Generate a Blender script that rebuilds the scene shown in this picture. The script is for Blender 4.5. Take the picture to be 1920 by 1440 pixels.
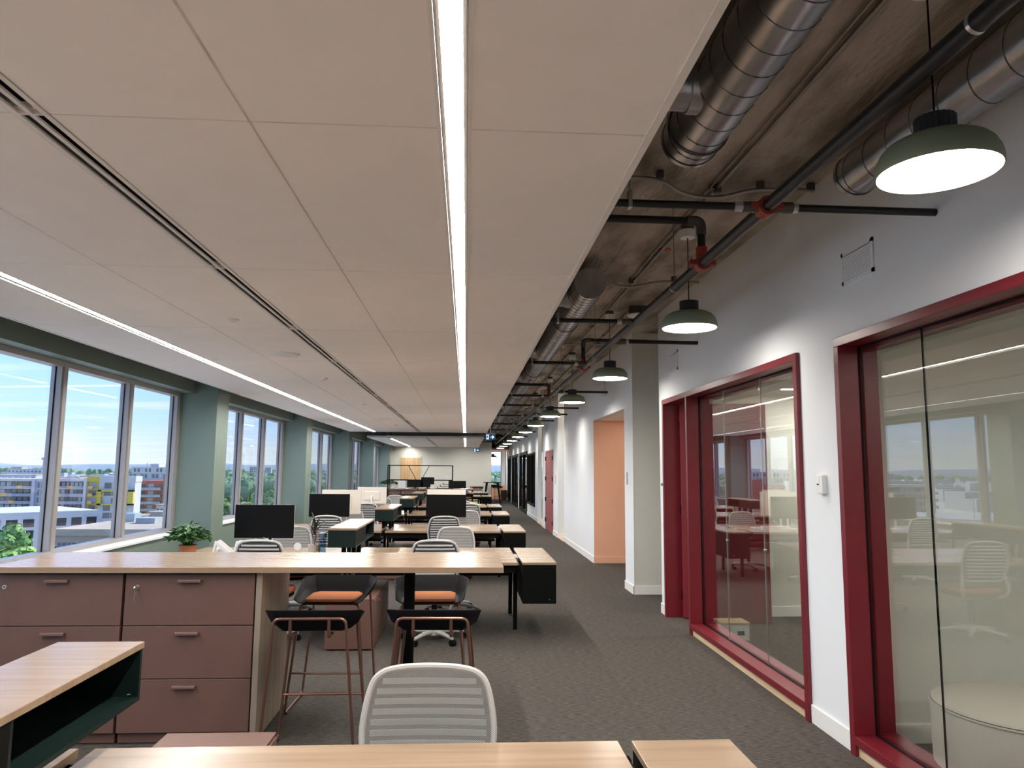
import bpy, math, random
from mathutils import Vector, Matrix

# ------------------------------------------------------------------ camera, world, exposure
scene = bpy.context.scene
for o in list(bpy.data.objects): bpy.data.objects.remove(o, do_unlink=True)
COL = scene.collection
R = math.radians
FPX, CAMH = 1374.468, 1.62
YAW, PITCH, ROLL = 6.12315e-02, 1.173588e-01, 8.1008e-03
cam_d = bpy.data.cameras.new('camera'); cam = bpy.data.objects.new('camera', cam_d); COL.objects.link(cam)
cam_d.sensor_fit = 'HORIZONTAL'; cam_d.sensor_width = 36.0; cam_d.lens = 36.0*FPX/1920.0
cam_d.clip_start = 0.05; cam_d.clip_end = 5000
_f = Vector((math.sin(YAW)*math.cos(PITCH), math.cos(YAW)*math.cos(PITCH), math.sin(PITCH)))
_r = Vector((math.cos(YAW), -math.sin(YAW), 0)); _u = _r.cross(_f)
_r2 = math.cos(ROLL)*_r+math.sin(ROLL)*_u; _u2 = -math.sin(ROLL)*_r+math.cos(ROLL)*_u
cam.matrix_world = Matrix(((_r2.x,_u2.x,-_f.x,0),(_r2.y,_u2.y,-_f.y,0),(_r2.z,_u2.z,-_f.z,CAMH),(0,0,0,1)))
scene.camera = cam
scene.view_settings.view_transform = 'Standard'; scene.view_settings.look = 'None'
scene.view_settings.gamma = 1.0; scene.view_settings.exposure = 0.38
scene.view_settings.use_curve_mapping = False
scene.cycles.diffuse_bounces = 10; scene.cycles.max_bounces = 16; scene.cycles.transparent_max_bounces = 24

LED_E, PEND_E = 86.0, 33.0
SKY_STRENGTH, SUN_STRENGTH = 0.98, 6.5

def pix(x, y, X=None, Y=None, Z=None):
    """a photo pixel as a point on the plane X=, Y= or Z= const"""
    d = _r2*((x-960)/FPX) - _u2*((y-720)/FPX) + _f
    t = X/d.x if X is not None else (Y/d.y if Y is not None else (Z-CAMH)/d.z)
    return Vector((0,0,CAMH))+t*d

world = bpy.data.worlds.new('sky'); scene.world = world; world.use_nodes = True
nt = world.node_tree; nt.nodes.clear()
def N(t, kind, **kw):
    n = t.nodes.new(kind)
    for k, v in kw.items(): setattr(n, k, v)
    return n
def build_world():
    L = nt.links.new
    tc = N(nt,'ShaderNodeTexCoord'); sep = N(nt,'ShaderNodeSeparateXYZ'); L(tc.outputs['Generated'], sep.inputs[0])
    ramp = N(nt,'ShaderNodeValToRGB'); el = ramp.color_ramp.elements
    el[0].position = 0.0; el[0].color = (.86,.95,1.08,1)
    el[1].position = 1.0; el[1].color = (.22,.42,1.1,1)
    for p, c in ((.02,(.84,.94,1.08,1)), (.06,(.60,.86,1.30,1)), (.14,(.43,.76,1.5,1)), (.30,(.30,.58,1.5,1))):
        e = el.new(p); e.color = c
    L(sep.outputs['Z'], ramp.inputs[0])
    # thin stretched clouds and contrails, laid on a plane overhead
    add = N(nt,'ShaderNodeMath',operation='ADD'); add.inputs[1].default_value = .06; L(sep.outputs['Z'], add.inputs[0])
    mx = N(nt,'ShaderNodeMath',operation='MAXIMUM'); mx.inputs[1].default_value = .02; L(add.outputs[0], mx.inputs[0])
    dx = N(nt,'ShaderNodeMath',operation='DIVIDE'); L(sep.outputs['X'], dx.inputs[0]); L(mx.outputs[0], dx.inputs[1])
    dy = N(nt,'ShaderNodeMath',operation='DIVIDE'); L(sep.outputs['Y'], dy.inputs[0]); L(mx.outputs[0], dy.inputs[1])
    cmb = N(nt,'ShaderNodeCombineXYZ'); L(dx.outputs[0], cmb.inputs[0]); L(dy.outputs[0], cmb.inputs[1])
    def layer(rot, sc, scale, lo, hi, detail):
        mp = N(nt,'ShaderNodeMapping'); mp.inputs['Rotation'].default_value = (0,0,R(rot)); mp.inputs['Scale'].default_value = sc
        L(cmb.outputs[0], mp.inputs[0])
        nz = N(nt,'ShaderNodeTexNoise'); nz.inputs['Scale'].default_value = scale; nz.inputs['Detail'].default_value = detail
        L(mp.outputs[0], nz.inputs['Vector'])
        mr = N(nt,'ShaderNodeMapRange'); mr.inputs['From Min'].default_value = lo; mr.inputs['From Max'].default_value = hi
        L(nz.outputs['Fac'], mr.inputs['Value']); return mr.outputs['Result']
    a = layer(28, (.5,2.2,1), .75, .50, .74, 6.0)
    b = layer(40, (.05,3.0,1), 1.1, .655, .70, 2.0)
    m = N(nt,'ShaderNodeMath',operation='MAXIMUM'); L(a, m.inputs[0]); L(b, m.inputs[1])
    m2 = N(nt,'ShaderNodeMath',operation='MULTIPLY'); m2.inputs[1].default_value = .75; L(m.outputs[0], m2.inputs[0])
    mix = N(nt,'ShaderNodeMixRGB'); mix.inputs[2].default_value = (1.0,1.05,1.25,1)
    L(m2.outputs[0], mix.inputs[0]); L(ramp.outputs[0], mix.inputs[1])
    bg = N(nt,'ShaderNodeBackground'); bg.inputs['Strength'].default_value = SKY_STRENGTH
    L(mix.outputs[0], bg.inputs['Color'])
    out = N(nt,'ShaderNodeOutputWorld'); L(bg.outputs[0], out.inputs[0])
build_world()
sun_d = bpy.data.lights.new('sun', 'SUN'); sun_d.energy = SUN_STRENGTH; sun_d.angle = R(.6); sun_d.color = (1,.95,.86)
sun = bpy.data.objects.new('sun', sun_d); COL.objects.link(sun)
sun.rotation_euler = Vector((-.55,-.62,-.62)).to_track_quat('-Z','Y').to_euler(); sun.location = (30,60,60)

# ------------------------------------------------------------------ helpers
def tag(o, label=None, cat=None, group=None, kind=None):
    if label: o['label'] = label
    if cat: o['category'] = cat
    if group: o['group'] = group
    if kind: o['kind'] = kind
    return o
def thing(name, label, cat, loc=(0,0,0), rz=0, group=None, kind=None):
    o = bpy.data.objects.new(name, None); COL.objects.link(o); o.empty_display_size = .1
    o.location = loc; o.rotation_euler = (0,0,rz)
    return tag(o, label, cat, group, kind)
def link(name, me, parent=None, loc=(0,0,0), rz=0):
    o = bpy.data.objects.new(name, me); COL.objects.link(o); o.location = loc; o.rotation_euler = (0,0,rz)
    if parent: o.parent = parent
    return o
def copy_tree(o, parent=None):
    c = o.copy(); COL.objects.link(c); c.parent = parent
    for ch in o.children: copy_tree(ch, c)
    return c

class MB:
    def __init__(s): s.v = []; s.f = []
    def box(s, x0,y0,z0,x1,y1,z1):
        if x0>x1: x0,x1=x1,x0
        if y0>y1: y0,y1=y1,y0
        if z0>z1: z0,z1=z1,z0
        b = len(s.v)
        s.v += [(x0,y0,z0),(x1,y0,z0),(x1,y1,z0),(x0,y1,z0),(x0,y0,z1),(x1,y0,z1),(x1,y1,z1),(x0,y1,z1)]
        s.f += [(b,b+3,b+2,b+1),(b+4,b+5,b+6,b+7),(b,b+1,b+5,b+4),(b+1,b+2,b+6,b+5),(b+2,b+3,b+7,b+6),(b+3,b,b+4,b+7)]
        return s
    def ring(s, c, u, w, r, n): 
        b = len(s.v)
        for i in range(n):
            a = 2*math.pi*i/n; s.v.append(tuple(c+u*(r*math.cos(a))+w*(r*math.sin(a))))
        return b
    def tube(s, pts, r, n=10, cap=True, closed=False):
        pts = [Vector(p) for p in pts]; rs = r if isinstance(r,(list,tuple)) else [r]*len(pts)
        m = len(pts); prev = None; rings = []
        for i, p in enumerate(pts):
            a = pts[i-1] if (i>0 or closed) else p; c = pts[(i+1)%m] if (i<m-1 or closed) else p
            t = (c-a).normalized()
            if prev is None:
                u = t.orthogonal().normalized()
            else:
                u = (prev - t*prev.dot(t)).normalized()
            prev = u; rings.append(s.ring(p, u, t.cross(u), rs[i], n))
        for i in range(m if closed else m-1):
            a, b = rings[i], rings[(i+1)%m]
            for k in range(n):
                k2 = (k+1)%n; s.f.append((a+k,a+k2,b+k2,b+k))
        if cap and not closed:
            s.f.append(tuple(reversed(range(rings[0],rings[0]+n)))); s.f.append(tuple(range(rings[-1],rings[-1]+n)))
        return s
    def cyl(s, p0, p1, r, n=16): return s.tube([p0,p1], r, n)
    def lathe(s, prof, n=24, c=(0,0,0), capb=False, capt=False):
        c = Vector(c); rings = []
        for r, z in prof: rings.append(s.ring(c+Vector((0,0,z)), Vector((1,0,0)), Vector((0,1,0)), max(r,1e-4), n))
        for a, b in zip(rings, rings[1:]):
            for k in range(n):
                k2 = (k+1)%n; s.f.append((a+k,a+k2,b+k2,b+k))
        if capb: s.f.append(tuple(reversed(range(rings[0],rings[0]+n))))
        if capt: s.f.append(tuple(range(rings[-1],rings[-1]+n)))
        return s
    def prism(s, poly, axis, a, b):
        """poly in the two other axes (in order), extruded along axis from a to b"""
        n = len(poly); base = len(s.v)
        for d in (a, b):
            for p, q in poly:
                s.v.append((d,p,q) if axis=='x' else ((p,d,q) if axis=='y' else (p,q,d)))
        s.f.append(tuple(base+i for i in reversed(range(n)))); s.f.append(tuple(base+n+i for i in range(n)))
        for i in range(n):
            j = (i+1)%n; s.f.append((base+i,base+j,base+n+j,base+n+i))
        return s
    def grid(s, fn, nu, nv):
        b = len(s.v)
        for i in range(nu+1):
            for j in range(nv+1): s.v.append(tuple(fn(i/nu, j/nv)))
        for i in range(nu):
            for j in range(nv):
                a = b+i*(nv+1)+j; s.f.append((a,a+nv+1,a+nv+2,a+1))
        return s
    def quad(s, a,b,c,d):
        k = len(s.v); s.v += [tuple(a),tuple(b),tuple(c),tuple(d)]; s.f.append((k,k+1,k+2,k+3)); return s
    def mesh(s, name, mat=None, smooth=False):
        me = bpy.data.meshes.new(name); me.from_pydata(s.v, [], s.f); me.validate(); me.update()
        import bmesh
        bm = bmesh.new(); bm.from_mesh(me); bmesh.ops.recalc_face_normals(bm, faces=bm.faces); bm.to_mesh(me); bm.free()
        if mat: me.materials.append(mat)
        if smooth:
            me.polygons.foreach_set('use_smooth', [True]*len(me.polygons))
            me.set_sharp_from_angle(angle=R(38))
        return me
    def build(s, name, mat, parent=None, smooth=False, bevel=0, loc=(0,0,0), rz=0):
        o = link(name, s.mesh(name, mat, smooth), parent, loc, rz)
        if bevel: add_bevel(o, bevel)
        return o
def add_bevel(o, w, seg=2):
    m = o.modifiers.new('bevel','BEVEL'); m.width = w; m.segments = seg; m.limit_method = 'ANGLE'; return o
def bx(*a): return MB().box(*a)
def solidify(o, t, off=0):
    m = o.modifiers.new('solid','SOLIDIFY'); m.thickness = t; m.offset = off; return o
def subsurf(o, n=2):
    m = o.modifiers.new('sub','SUBSURF'); m.levels = n; m.render_levels = n; return o
def arc(c, r, a0, a1, n, plane='xz'):
    out = []
    for i in range(n+1):
        a = R(a0+(a1-a0)*i/n); p, q = r*math.cos(a), r*math.sin(a)
        out.append((c[0]+p,c[1],c[2]+q) if plane=='xz' else ((c[0]+p,c[1]+q,c[2]) if plane=='xy' else (c[0],c[1]+p,c[2]+q)))
    return out
def rounded(pts, r, n=5):
    """polyline with rounded corners"""
    pts = [Vector(p) for p in pts]; out = [pts[0]]
    for a, b, c in zip(pts, pts[1:], pts[2:]):
        d1 = (a-b); d2 = (c-b); k = min(r, d1.length*.49, d2.length*.49)
        p, q = b+d1.normalized()*k, b+d2.normalized()*k
        for i in range(n+1):
            t = i/n; out.append(p*(1-t)**2+b*(2*t*(1-t))+q*t*t)
    out.append(pts[-1]); return out

# ------------------------------------------------------------------ materials
MATS = {}
def mat(name, col, rough=.5, metal=0.0, spec=.5, var=0.0, vscale=(6,6,6), vdetail=4, col2=None, bump=0.0, bscale=(60,60,60), emit=None, estr=0, lo=.35, hi=.65, coat=0):
    m = bpy.data.materials.new(name); m.use_nodes = True; t = m.node_tree; b = t.nodes['Principled BSDF']; L = t.links.new
    b.inputs['Base Color'].default_value = (*col,1); b.inputs['Roughness'].default_value = rough
    b.inputs['Metallic'].default_value = metal; b.inputs['Specular IOR Level'].default_value = spec
    if coat: b.inputs['Coat Weight'].default_value = coat
    if emit: b.inputs['Emission Color'].default_value = (*emit,1); b.inputs['Emission Strength'].default_value = estr
    if var or col2 or bump: tc = N(t,'ShaderNodeTexCoord')
    if var or col2:
        mp = N(t,'ShaderNodeMapping'); mp.inputs['Scale'].default_value = vscale; L(tc.outputs['Object'], mp.inputs[0])
        nz = N(t,'ShaderNodeTexNoise'); nz.inputs['Scale'].default_value = 1; nz.inputs['Detail'].default_value = vdetail; L(mp.outputs[0], nz.inputs['Vector'])
        mr = N(t,'ShaderNodeMapRange'); mr.inputs['From Min'].default_value = lo; mr.inputs['From Max'].default_value = hi; L(nz.outputs['Fac'], mr.inputs['Value'])
        mx = N(t,'ShaderNodeMixRGB'); L(mr.outputs['Result'], mx.inputs[0])
        c2 = col2 or tuple(c*(1+var) for c in col); c1 = col if col2 else tuple(c*(1-var) for c in col)
        mx.inputs[1].default_value = (*c1,1); mx.inputs[2].default_value = (*c2,1); L(mx.outputs[0], b.inputs['Base Color'])
    if bump:
        mp2 = N(t,'ShaderNodeMapping'); mp2.inputs['Scale'].default_value = bscale; L(tc.outputs['Object'], mp2.inputs[0])
        n2 = N(t,'ShaderNodeTexNoise'); n2.inputs['Scale'].default_value = 1; n2.inputs['Detail'].default_value = 3; L(mp2.outputs[0], n2.inputs['Vector'])
        bp = N(t,'ShaderNodeBump'); bp.inputs['Strength'].default_value = bump; bp.inputs['Distance'].default_value = .004 if name!='raw_concrete' else .02; L(n2.outputs['Fac'], bp.inputs['Height']); L(bp.outputs[0], b.inputs['Normal'])
    MATS[name] = m; return m
def emission(name, col, s):
    m = bpy.data.materials.new(name); m.use_nodes = True; t = m.node_tree; t.nodes.clear()
    e = N(t,'ShaderNodeEmission'); e.inputs[0].default_value = (*col,1); e.inputs[1].default_value = s
    o = N(t,'ShaderNodeOutputMaterial'); t.links.new(e.outputs[0], o.inputs[0]); MATS[name] = m; return m
def glass(name, tint=(1,1,1), boost=1.8):
    """a thin pane: clear, with the mirror of both its faces by Fresnel"""
    m = bpy.data.materials.new(name); m.use_nodes = True; t = m.node_tree; t.nodes.clear(); L = t.links.new
    tr = N(t,'ShaderNodeBsdfTransparent'); tr.inputs[0].default_value = (*tint,1)
    gl = N(t,'ShaderNodeBsdfGlossy'); gl.inputs['Roughness'].default_value = 0.0
    lw = N(t,'ShaderNodeLayerWeight'); lw.inputs['Blend'].default_value = .5
    pw = N(t,'ShaderNodeMath',operation='POWER'); pw.inputs[1].default_value = 5.0; L(lw.outputs['Facing'], pw.inputs[0])
    ad = N(t,'ShaderNodeMath',operation='MULTIPLY_ADD'); ad.inputs[1].default_value = .96; ad.inputs[2].default_value = .04; L(pw.outputs[0], ad.inputs[0])
    mu = N(t,'ShaderNodeMath',operation='MULTIPLY',use_clamp=True); mu.inputs[1].default_value = boost; L(ad.outputs[0], mu.inputs[0])
    mx = N(t,'ShaderNodeMixShader'); L(mu.outputs[0], mx.inputs[0]); L(tr.outputs[0], mx.inputs[1]); L(gl.outputs[0], mx.inputs[2])
    o = N(t,'ShaderNodeOutputMaterial'); L(mx.outputs[0], o.inputs[0]); MATS[name] = m; return m

ceil_m   = mat('ceiling_panel_white', (.92,.87,.83), .9, var=.015, vscale=(3,3,3))
ceil_trim= mat('ceiling_trim_white', (.82,.78,.74), .6)
wall_m   = mat('wall_paint_white', (.80,.825,.85), .8, var=.01, vscale=(1.5,1.5,1.5))
greige_m = mat('wall_paint_greige', (.66,.65,.59), .8, var=.01)
green_m  = mat('wall_paint_sage', (.165,.225,.19), .55, var=.02)
peach_m  = mat('wall_paint_peach', (.84,.49,.33), .8, var=.01)
base_m   = mat('baseboard_white', (.86,.85,.83), .5)
concrete_m = mat('raw_concrete', (.20,.165,.125), .95, vscale=(3.5,1.2,1.5), vdetail=12, col2=(.52,.45,.365), bump=1.0, bscale=(38,13,14), lo=.36, hi=.60)
alu_m    = mat('window_aluminium', (.36,.345,.335), .45, metal=.25)
sill_m   = mat('window_sill_white', (.80,.84,.86), .5)
duct_m   = mat('galvanised_duct', (.50,.50,.51), .30, metal=.95, var=.16, vscale=(9,3,9), vdetail=6)
seam_m   = mat('duct_seam_metal', (.16,.16,.17), .4, metal=.9)
pipe_m   = mat('black_pipe', (.010,.0095,.010), .40, var=.2)
coup_m   = mat('red_coupling', (.33,.045,.025), .45, var=.15)
brass_m  = mat('grey_fitting', (.10,.09,.08), .5, metal=.4)
steel_m  = mat('bright_steel', (.62,.62,.62), .3, metal=.9)
emt_m    = mat('conduit_steel', (.36,.33,.29), .4, metal=.8, var=.1)
lampgreen= mat('lamp_shade_green', (.235,.27,.18), .6)
black_m  = mat('black_matte', (.004,.004,.004), .6, spec=.14)
blackfab = mat('black_plastic', (.006,.0055,.007), .6, spec=.14)
collar_m = mat('lamp_collar_black', (.018,.018,.022), .6)
white_m  = mat('white_plastic', (.80,.80,.79), .45)
red_m    = mat('red_frame_paint', (.17,.010,.019), .36, var=.06)
reddoor_m= mat('red_door_paint', (.20,.013,.022), .45, var=.03)
maroon_m = mat('maroon_door_paint', (.32,.085,.09), .5, var=.03)
ply_m    = mat('raw_plywood', (.62,.44,.26), .7, vscale=(30,2,30), col2=(.72,.55,.36))
wood_m   = mat('pale_maple_laminate', (.285,.193,.124), .21, spec=.30, vscale=(1.3,30,20), vdetail=7, col2=(.355,.253,.17), lo=.3, hi=.7)
woodv_m  = mat('grey_oak_panel', (.27,.21,.155), .5, vscale=(30,30,1.3), vdetail=7, col2=(.37,.30,.23), lo=.3, hi=.7)
oakdoor_m= mat('oak_door_veneer', (.52,.33,.17), .5, vscale=(16,16,1), col2=(.66,.45,.26))
brown_m  = mat('mauve_brown_steel', (.155,.082,.064), .5, var=.02)
dgreen_m = mat('dark_green_steel', (.0045,.0145,.0125), .5, spec=.22, var=.1)
gdark_m  = mat('deep_black_steel', (.003,.0034,.0034), .65, spec=.1)  # near-black steel, the parts' own colour
copper_m = mat('rose_copper_tube', (.26,.135,.10), .32, metal=.75)
orange_m = mat('orange_seat_fabric', (.60,.19,.065), .85, bump=.3, bscale=(400,400,400))
chair_m  = mat('chair_frame_light_grey', (.50,.49,.47), .45)
slat_m   = mat('chair_slat_grey', (.40,.40,.39), .5)
seatf_m  = mat('chair_seat_fabric', (.07,.07,.08), .9, bump=.3, bscale=(300,300,300))
orangeseat_m = mat('chair_seat_rust', (.40,.10,.05), .9)
otto_m   = mat('ottoman_fabric', (.55,.50,.45), .95, bump=.4, bscale=(250,250,250))
terra_m  = mat('terracotta', (.56,.21,.10), .8, var=.08)
leaf_m   = mat('potted_leaf_green', (.035,.12,.025), .45, var=.4, vscale=(20,20,20))
dryleaf_m= mat('dark_leaf', (.035,.042,.025), .6, var=.4, vscale=(20,20,20))
cer_m    = mat('speckled_ceramic', (.50,.44,.38), .6, var=.12, vscale=(120,120,120))
yel_m    = mat('ochre_ceramic', (.62,.40,.14), .5)
screen_m = mat('monitor_screen', (.003,.003,.0035), .3, spec=.2)
monw_m   = mat('monitor_back_cream', (.70,.66,.60), .5)
cardboard= mat('cardboard', (.55,.38,.22), .85)
signb_m  = mat('exit_sign_blue', (.005,.035,.085), .4, emit=(.01,.06,.16), estr=.6)
signw_m  = emission('exit_sign_white', (.75,.92,1), 1.0)
led_m    = emission('led_diffuser', (1,.96,.90), LED_E)
pend_m   = emission('pendant_diffuser', (1,.935,.84), PEND_E)
win_glass = glass('window_glass', (.97,.99,.985), .9)
int_glass = glass('partition_glass', (.96,.975,.955), 2.6)
blueglass = glass('blue_bottle_glass', (.45,.62,.75), 1.0)

def carpet_mat():
    m = bpy.data.materials.new('carpet'); m.use_nodes = True; t = m.node_tree; L = t.links.new; b = t.nodes['Principled BSDF']
    b.inputs['Roughness'].default_value = 1.0; b.inputs['Specular IOR Level'].default_value = .1
    tc = N(t,'ShaderNodeTexCoord')
    def nz(sc, d):
        mp = N(t,'ShaderNodeMapping'); mp.inputs['Scale'].default_value = sc; L(tc.outputs['Object'], mp.inputs[0])
        n = N(t,'ShaderNodeTexNoise'); n.inputs['Scale'].default_value = 1; n.inputs['Detail'].default_value = d; L(mp.outputs[0], n.inputs['Vector']); return n.outputs['Fac']
    a = nz((20,130,1),4); c = nz((210,300,1),1); e = nz((.6,.6,1),2)
    s1 = N(t,'ShaderNodeMath',operation='ADD'); L(a,s1.inputs[0]); L(c,s1.inputs[1])
    mr = N(t,'ShaderNodeMapRange'); mr.inputs['From Min'].default_value = .72; mr.inputs['From Max'].default_value = 1.28; L(s1.outputs[0], mr.inputs['Value'])
    mx = N(t,'ShaderNodeMixRGB'); mx.inputs[1].default_value = (.026,.023,.020,1); mx.inputs[2].default_value = (.140,.126,.111,1); L(mr.outputs['Result'], mx.inputs[0])
    L(mx.outputs[0], b.inputs['Base Color'])
    bp = N(t,'ShaderNodeBump'); bp.inputs['Strength'].default_value = .5; bp.inputs['Distance'].default_value = .004; L(c,bp.inputs['Height']); L(bp.outputs[0], b.inputs['Normal'])
    return m
carpet_m = carpet_mat()
def mesh_fabric():
    """knit mesh with holes"""
    m = bpy.data.materials.new('chair_knit_mesh'); m.use_nodes = True; t = m.node_tree; L = t.links.new
    b = t.nodes['Principled BSDF']; b.inputs['Base Color'].default_value = (.40,.40,.385,1); b.inputs['Roughness'].default_value = .8
    tc = N(t,'ShaderNodeTexCoord'); mp = N(t,'ShaderNodeMapping'); mp.inputs['Rotation'].default_value = (0,R(45),0); mp.inputs['Scale'].default_value = (1,1,1)
    L(tc.outputs['Object'], mp.inputs[0]); sp = N(t,'ShaderNodeSeparateXYZ'); L(mp.outputs[0], sp.inputs[0])
    def wv(o):
        k = N(t,'ShaderNodeMath',operation='MULTIPLY'); k.inputs[1].default_value = 2*math.pi/.0042; L(o,k.inputs[0])
        s = N(t,'ShaderNodeMath',operation='SINE'); L(k.outputs[0],s.inputs[0]); return s.outputs[0]
    mu = N(t,'ShaderNodeMath',operation='ADD'); L(wv(sp.outputs['X']),mu.inputs[0]); L(wv(sp.outputs['Z']),mu.inputs[1])
    gt = N(t,'ShaderNodeMath',operation='LESS_THAN'); gt.inputs[1].default_value = .0; L(mu.outputs[0],gt.inputs[0])
    L(gt.outputs[0], b.inputs['Alpha']); return m
mesh_m = mesh_fabric()

# ------------------------------------------------------------------ the setting
ZC, ZS = 2.74, 3.52                      # hung ceiling, concrete slab
XWIN, XCOL, XR = -4.145, -3.63, 2.29     # window plane, column faces, aisle wall
YB, YE, YN = 36.6, 42.0, -3.2            # back wall, end windows, wall behind the camera
def struct(name, mb, m, label, cat, parent=None, **kw):
    o = mb.build(name, m, parent, **kw)
    if not parent: tag(o, label, cat, kind='structure')
    return o
struct('floor', bx(-4.4,YN-.2,-.25, 6.2,YE+.2,0), carpet_m, 'grey brown striped carpet of the open office', 'floor')
slab = struct('ceiling', bx(-4.4,YN-.2,ZS, 6.2,YE+.2,ZS+.3), concrete_m, 'raw concrete slab exposed above the aisle', 'ceiling')
# board joints left proud on the slab soffit
for y in (1.2, 4.15, 6.55, 8.95, 11.4, 13.8, 16.3, 18.7):
    bx(.6,y,ZS-.002, 2.3,y+.02,ZS+.01).build('joint_ridge', concrete_m, slab)
bx(1.30,YN,ZS-.004, 1.345,YE,ZS+.01).build('joint_ridge', concrete_m, slab)

# --- window wall on the left
wl = thing('wall_left', 'sage green window wall with square columns and low spandrels', 'wall', kind='structure')
COLS = [10.89+6.1*k for k in range(-2,5)]
for y in COLS:
    bx(-4.285,y,0, XCOL,y+.52,ZS).build('column', green_m, wl, bevel=.004)
bx(-4.40,YN-.2,0, XCOL,COLS[0]-4.0,ZS).build('end_pier', green_m, wl)
bx(-4.40,COLS[-1]+.52,0, -3.95,YB,ZS).build('end_pier', green_m, wl)
wn = 0
pane_c = {}
def window_bay(y0, y1, n):
    bx(-4.285,y0,0, -3.98,y1,.70).build('spandrel', green_m, wl)
    bx(-4.285,y0,2.70, -3.95,y1,ZS).build('header', green_m, wl)
    w = thing('window_%d'%n, 'tall aluminium window bay between sage green columns, bay %s from the camera end'%['zero','one','two','three','four','five','six','seven'][n], 'window', kind='structure')
    bx(-4.18,y0,.70, -3.955,y1,.728).build('sill', sill_m, w, bevel=.003)
    xa, xb = -4.28, XWIN
    bx(xa,y0,.728, xb,y1,.775).build('bottom_rail', alu_m, w); bx(xa,y0,2.645, xb,y1,2.70).build('top_rail', alu_m, w)
    ys = [y0+.035] + [y1-1.53*k-.03 for k in (3,2,1)] + [y1-.035]
    for k, y in enumerate(ys):
        hw = .035
        m = bx(xa,y-hw,.775, xb,y+hw,2.645).build('jamb' if k in (0,4) else 'mullion', alu_m, w)
        bx(-4.215,y-hw-.022,.775, -4.16,y+hw+.022,2.645).build('stop_bead', alu_m, m)
        bx(-4.225,y-hw-.03,.775, -4.215,y+hw+.03,2.645).build('gasket', black_m, m)
    for a, b in zip(ys, ys[1:]):
        bx(-4.232,a+.03,.77, -4.224,b-.03,2.65).build('pane', win_glass, w)
prev = COLS[0]-4.0
for i, y in enumerate(COLS):
    if y < 30: window_bay(prev if i==0 else COLS[i-1]+.52, y, i)
    prev = y
window_bay(COLS[-2]+.52, COLS[-1], 6)

# --- hung ceiling: two rafts of panels with linear lights and slot diffusers
PX = [(-3.478,-2.815),(-2.70,-2.055),(-2.045,-1.465),(-1.345,-.725),(-.715,-.112),(.002,.585)]
panel_cache = {}
def raft(y0, rows, mod, label):
    c = thing('ceiling', label, 'ceiling', kind='structure')
    y1 = y0+rows*mod
    for (a, b) in PX:
        for r in range(rows):
            k = (round(b-a,3), mod)
            if k not in panel_cache: panel_cache[k] = bx(0,.004,0, b-a,mod-.004,.02).mesh('ceiling_panel', ceil_m)
            link('ceiling_panel', panel_cache[k], c, (a,y0+r*mod,ZC))
    g = MB()                                                   # the tee grid seen in the joints
    for a, b in zip(PX, PX[1:]):
        if b[0]-a[1] < .05: g.box(a[1]-.02,y0,ZC+.011, b[0]+.02,y1,ZC+.03)
    for r in range(rows+1): g.box(-3.47,y0+r*mod-.02 if r else y0,ZC+.012, .58,y0+r*mod+.02 if r<rows else y1,ZC+.03)
    g.build('tee_grid', ceil_trim, c)
    bx(.585,y0-.012,ZC-.004, .612,y1+.012,ZC+.09).build('edge_trim', ceil_trim, c)
    bx(-3.50,y0-.012,ZC-.004, -3.478,y1+.012,ZC+.06).build('edge_trim', ceil_trim, c)
    bx(-3.478,y0-.012,ZC-.004, .585,y0,ZC+.06).build('edge_trim', ceil_trim, c)
    bx(-3.478,y1,ZC-.004, .585,y1+.012,ZC+.06).build('edge_trim', ceil_trim, c)
    for k in range(int(rows*mod/3)):                           # hanger wires up to the slab
        for x in (-3.2,-1.6,.4): MB().cyl((x,y0+.8+3*k,ZC+.02),(x,y0+.8+3*k,ZS),.003,6).build('hanger_wire', steel_m, c)
    return y0, y1
def linear_light(xc, y0, y1, lit0, lit1, label):
    t = thing('linear_light', label, 'light', (xc,y0,ZC), group=None)
    L = y1-y0
    for s in (-1,1):
        bx(s*.057,0,-.002, s*.044,L,.05).build('flange', ceil_trim, t)
        bx(s*.044,0,.010, s*.030,L,.05).build('baffle', ceil_trim, t)
        bx(s*.0435,0,.004, s*.0415,L,.012).build('reveal', black_m, t)
    d = MB(); n = max(1,round((lit1-lit0)/1.8)); st = (lit1-lit0)/n
    for i in range(n): d.quad((-.029,lit0-y0+i*st,.012),(.029,lit0-y0+i*st,.012),(.029,lit0-y0+(i+1)*st,.012),(-.029,lit0-y0+(i+1)*st,.012))
    d.build('diffuser', led_m, t)
    if lit0-y0 > .05: bx(-.03,0,.008,.03,lit0-y0,.03).build('blank_cover', ceil_trim, t)
    bx(-.05,0,.03, .05,L,.08).build('housing', white_m, t)
def slot_diffuser(xc, y0, y1, label):
    t = thing('slot_diffuser', label, 'air vent', (xc,y0,ZC))
    n = round((y1-y0)/1.8); st = (y1-y0)/n
    for i in range(n):
        s = bx(-.055,i*st+.003,.05, .055,(i+1)*st-.003,.06).build('plenum_back', black_m, t)
        for x, w in ((-.055,.018),(-.008,.016),(.037,.018)):
            bx(x,i*st+.003,-.003, x+w,(i+1)*st-.003,.006).build('blade', ceil_trim, s)
        bx(-.055,i*st-.004,-.004, .055,i*st+.004,.02).build('splice', ceil_trim, s)
MOD = 1.805
A0 = 2.316-MOD*2; r1 = raft(A0, 13, MOD, 'long white panelled ceiling raft over the desks')
r2 = raft(26.1, 6, 1.75, 'second white panelled ceiling raft by the far wall')
linear_light(-.055, r1[0], r1[1], r1[0], r1[1], 'long recessed light strip over the aisle ends of the desks')
linear_light(-2.757, r1[0], r1[1], r1[0], r1[1], 'long recessed light strip nearest the windows')
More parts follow.
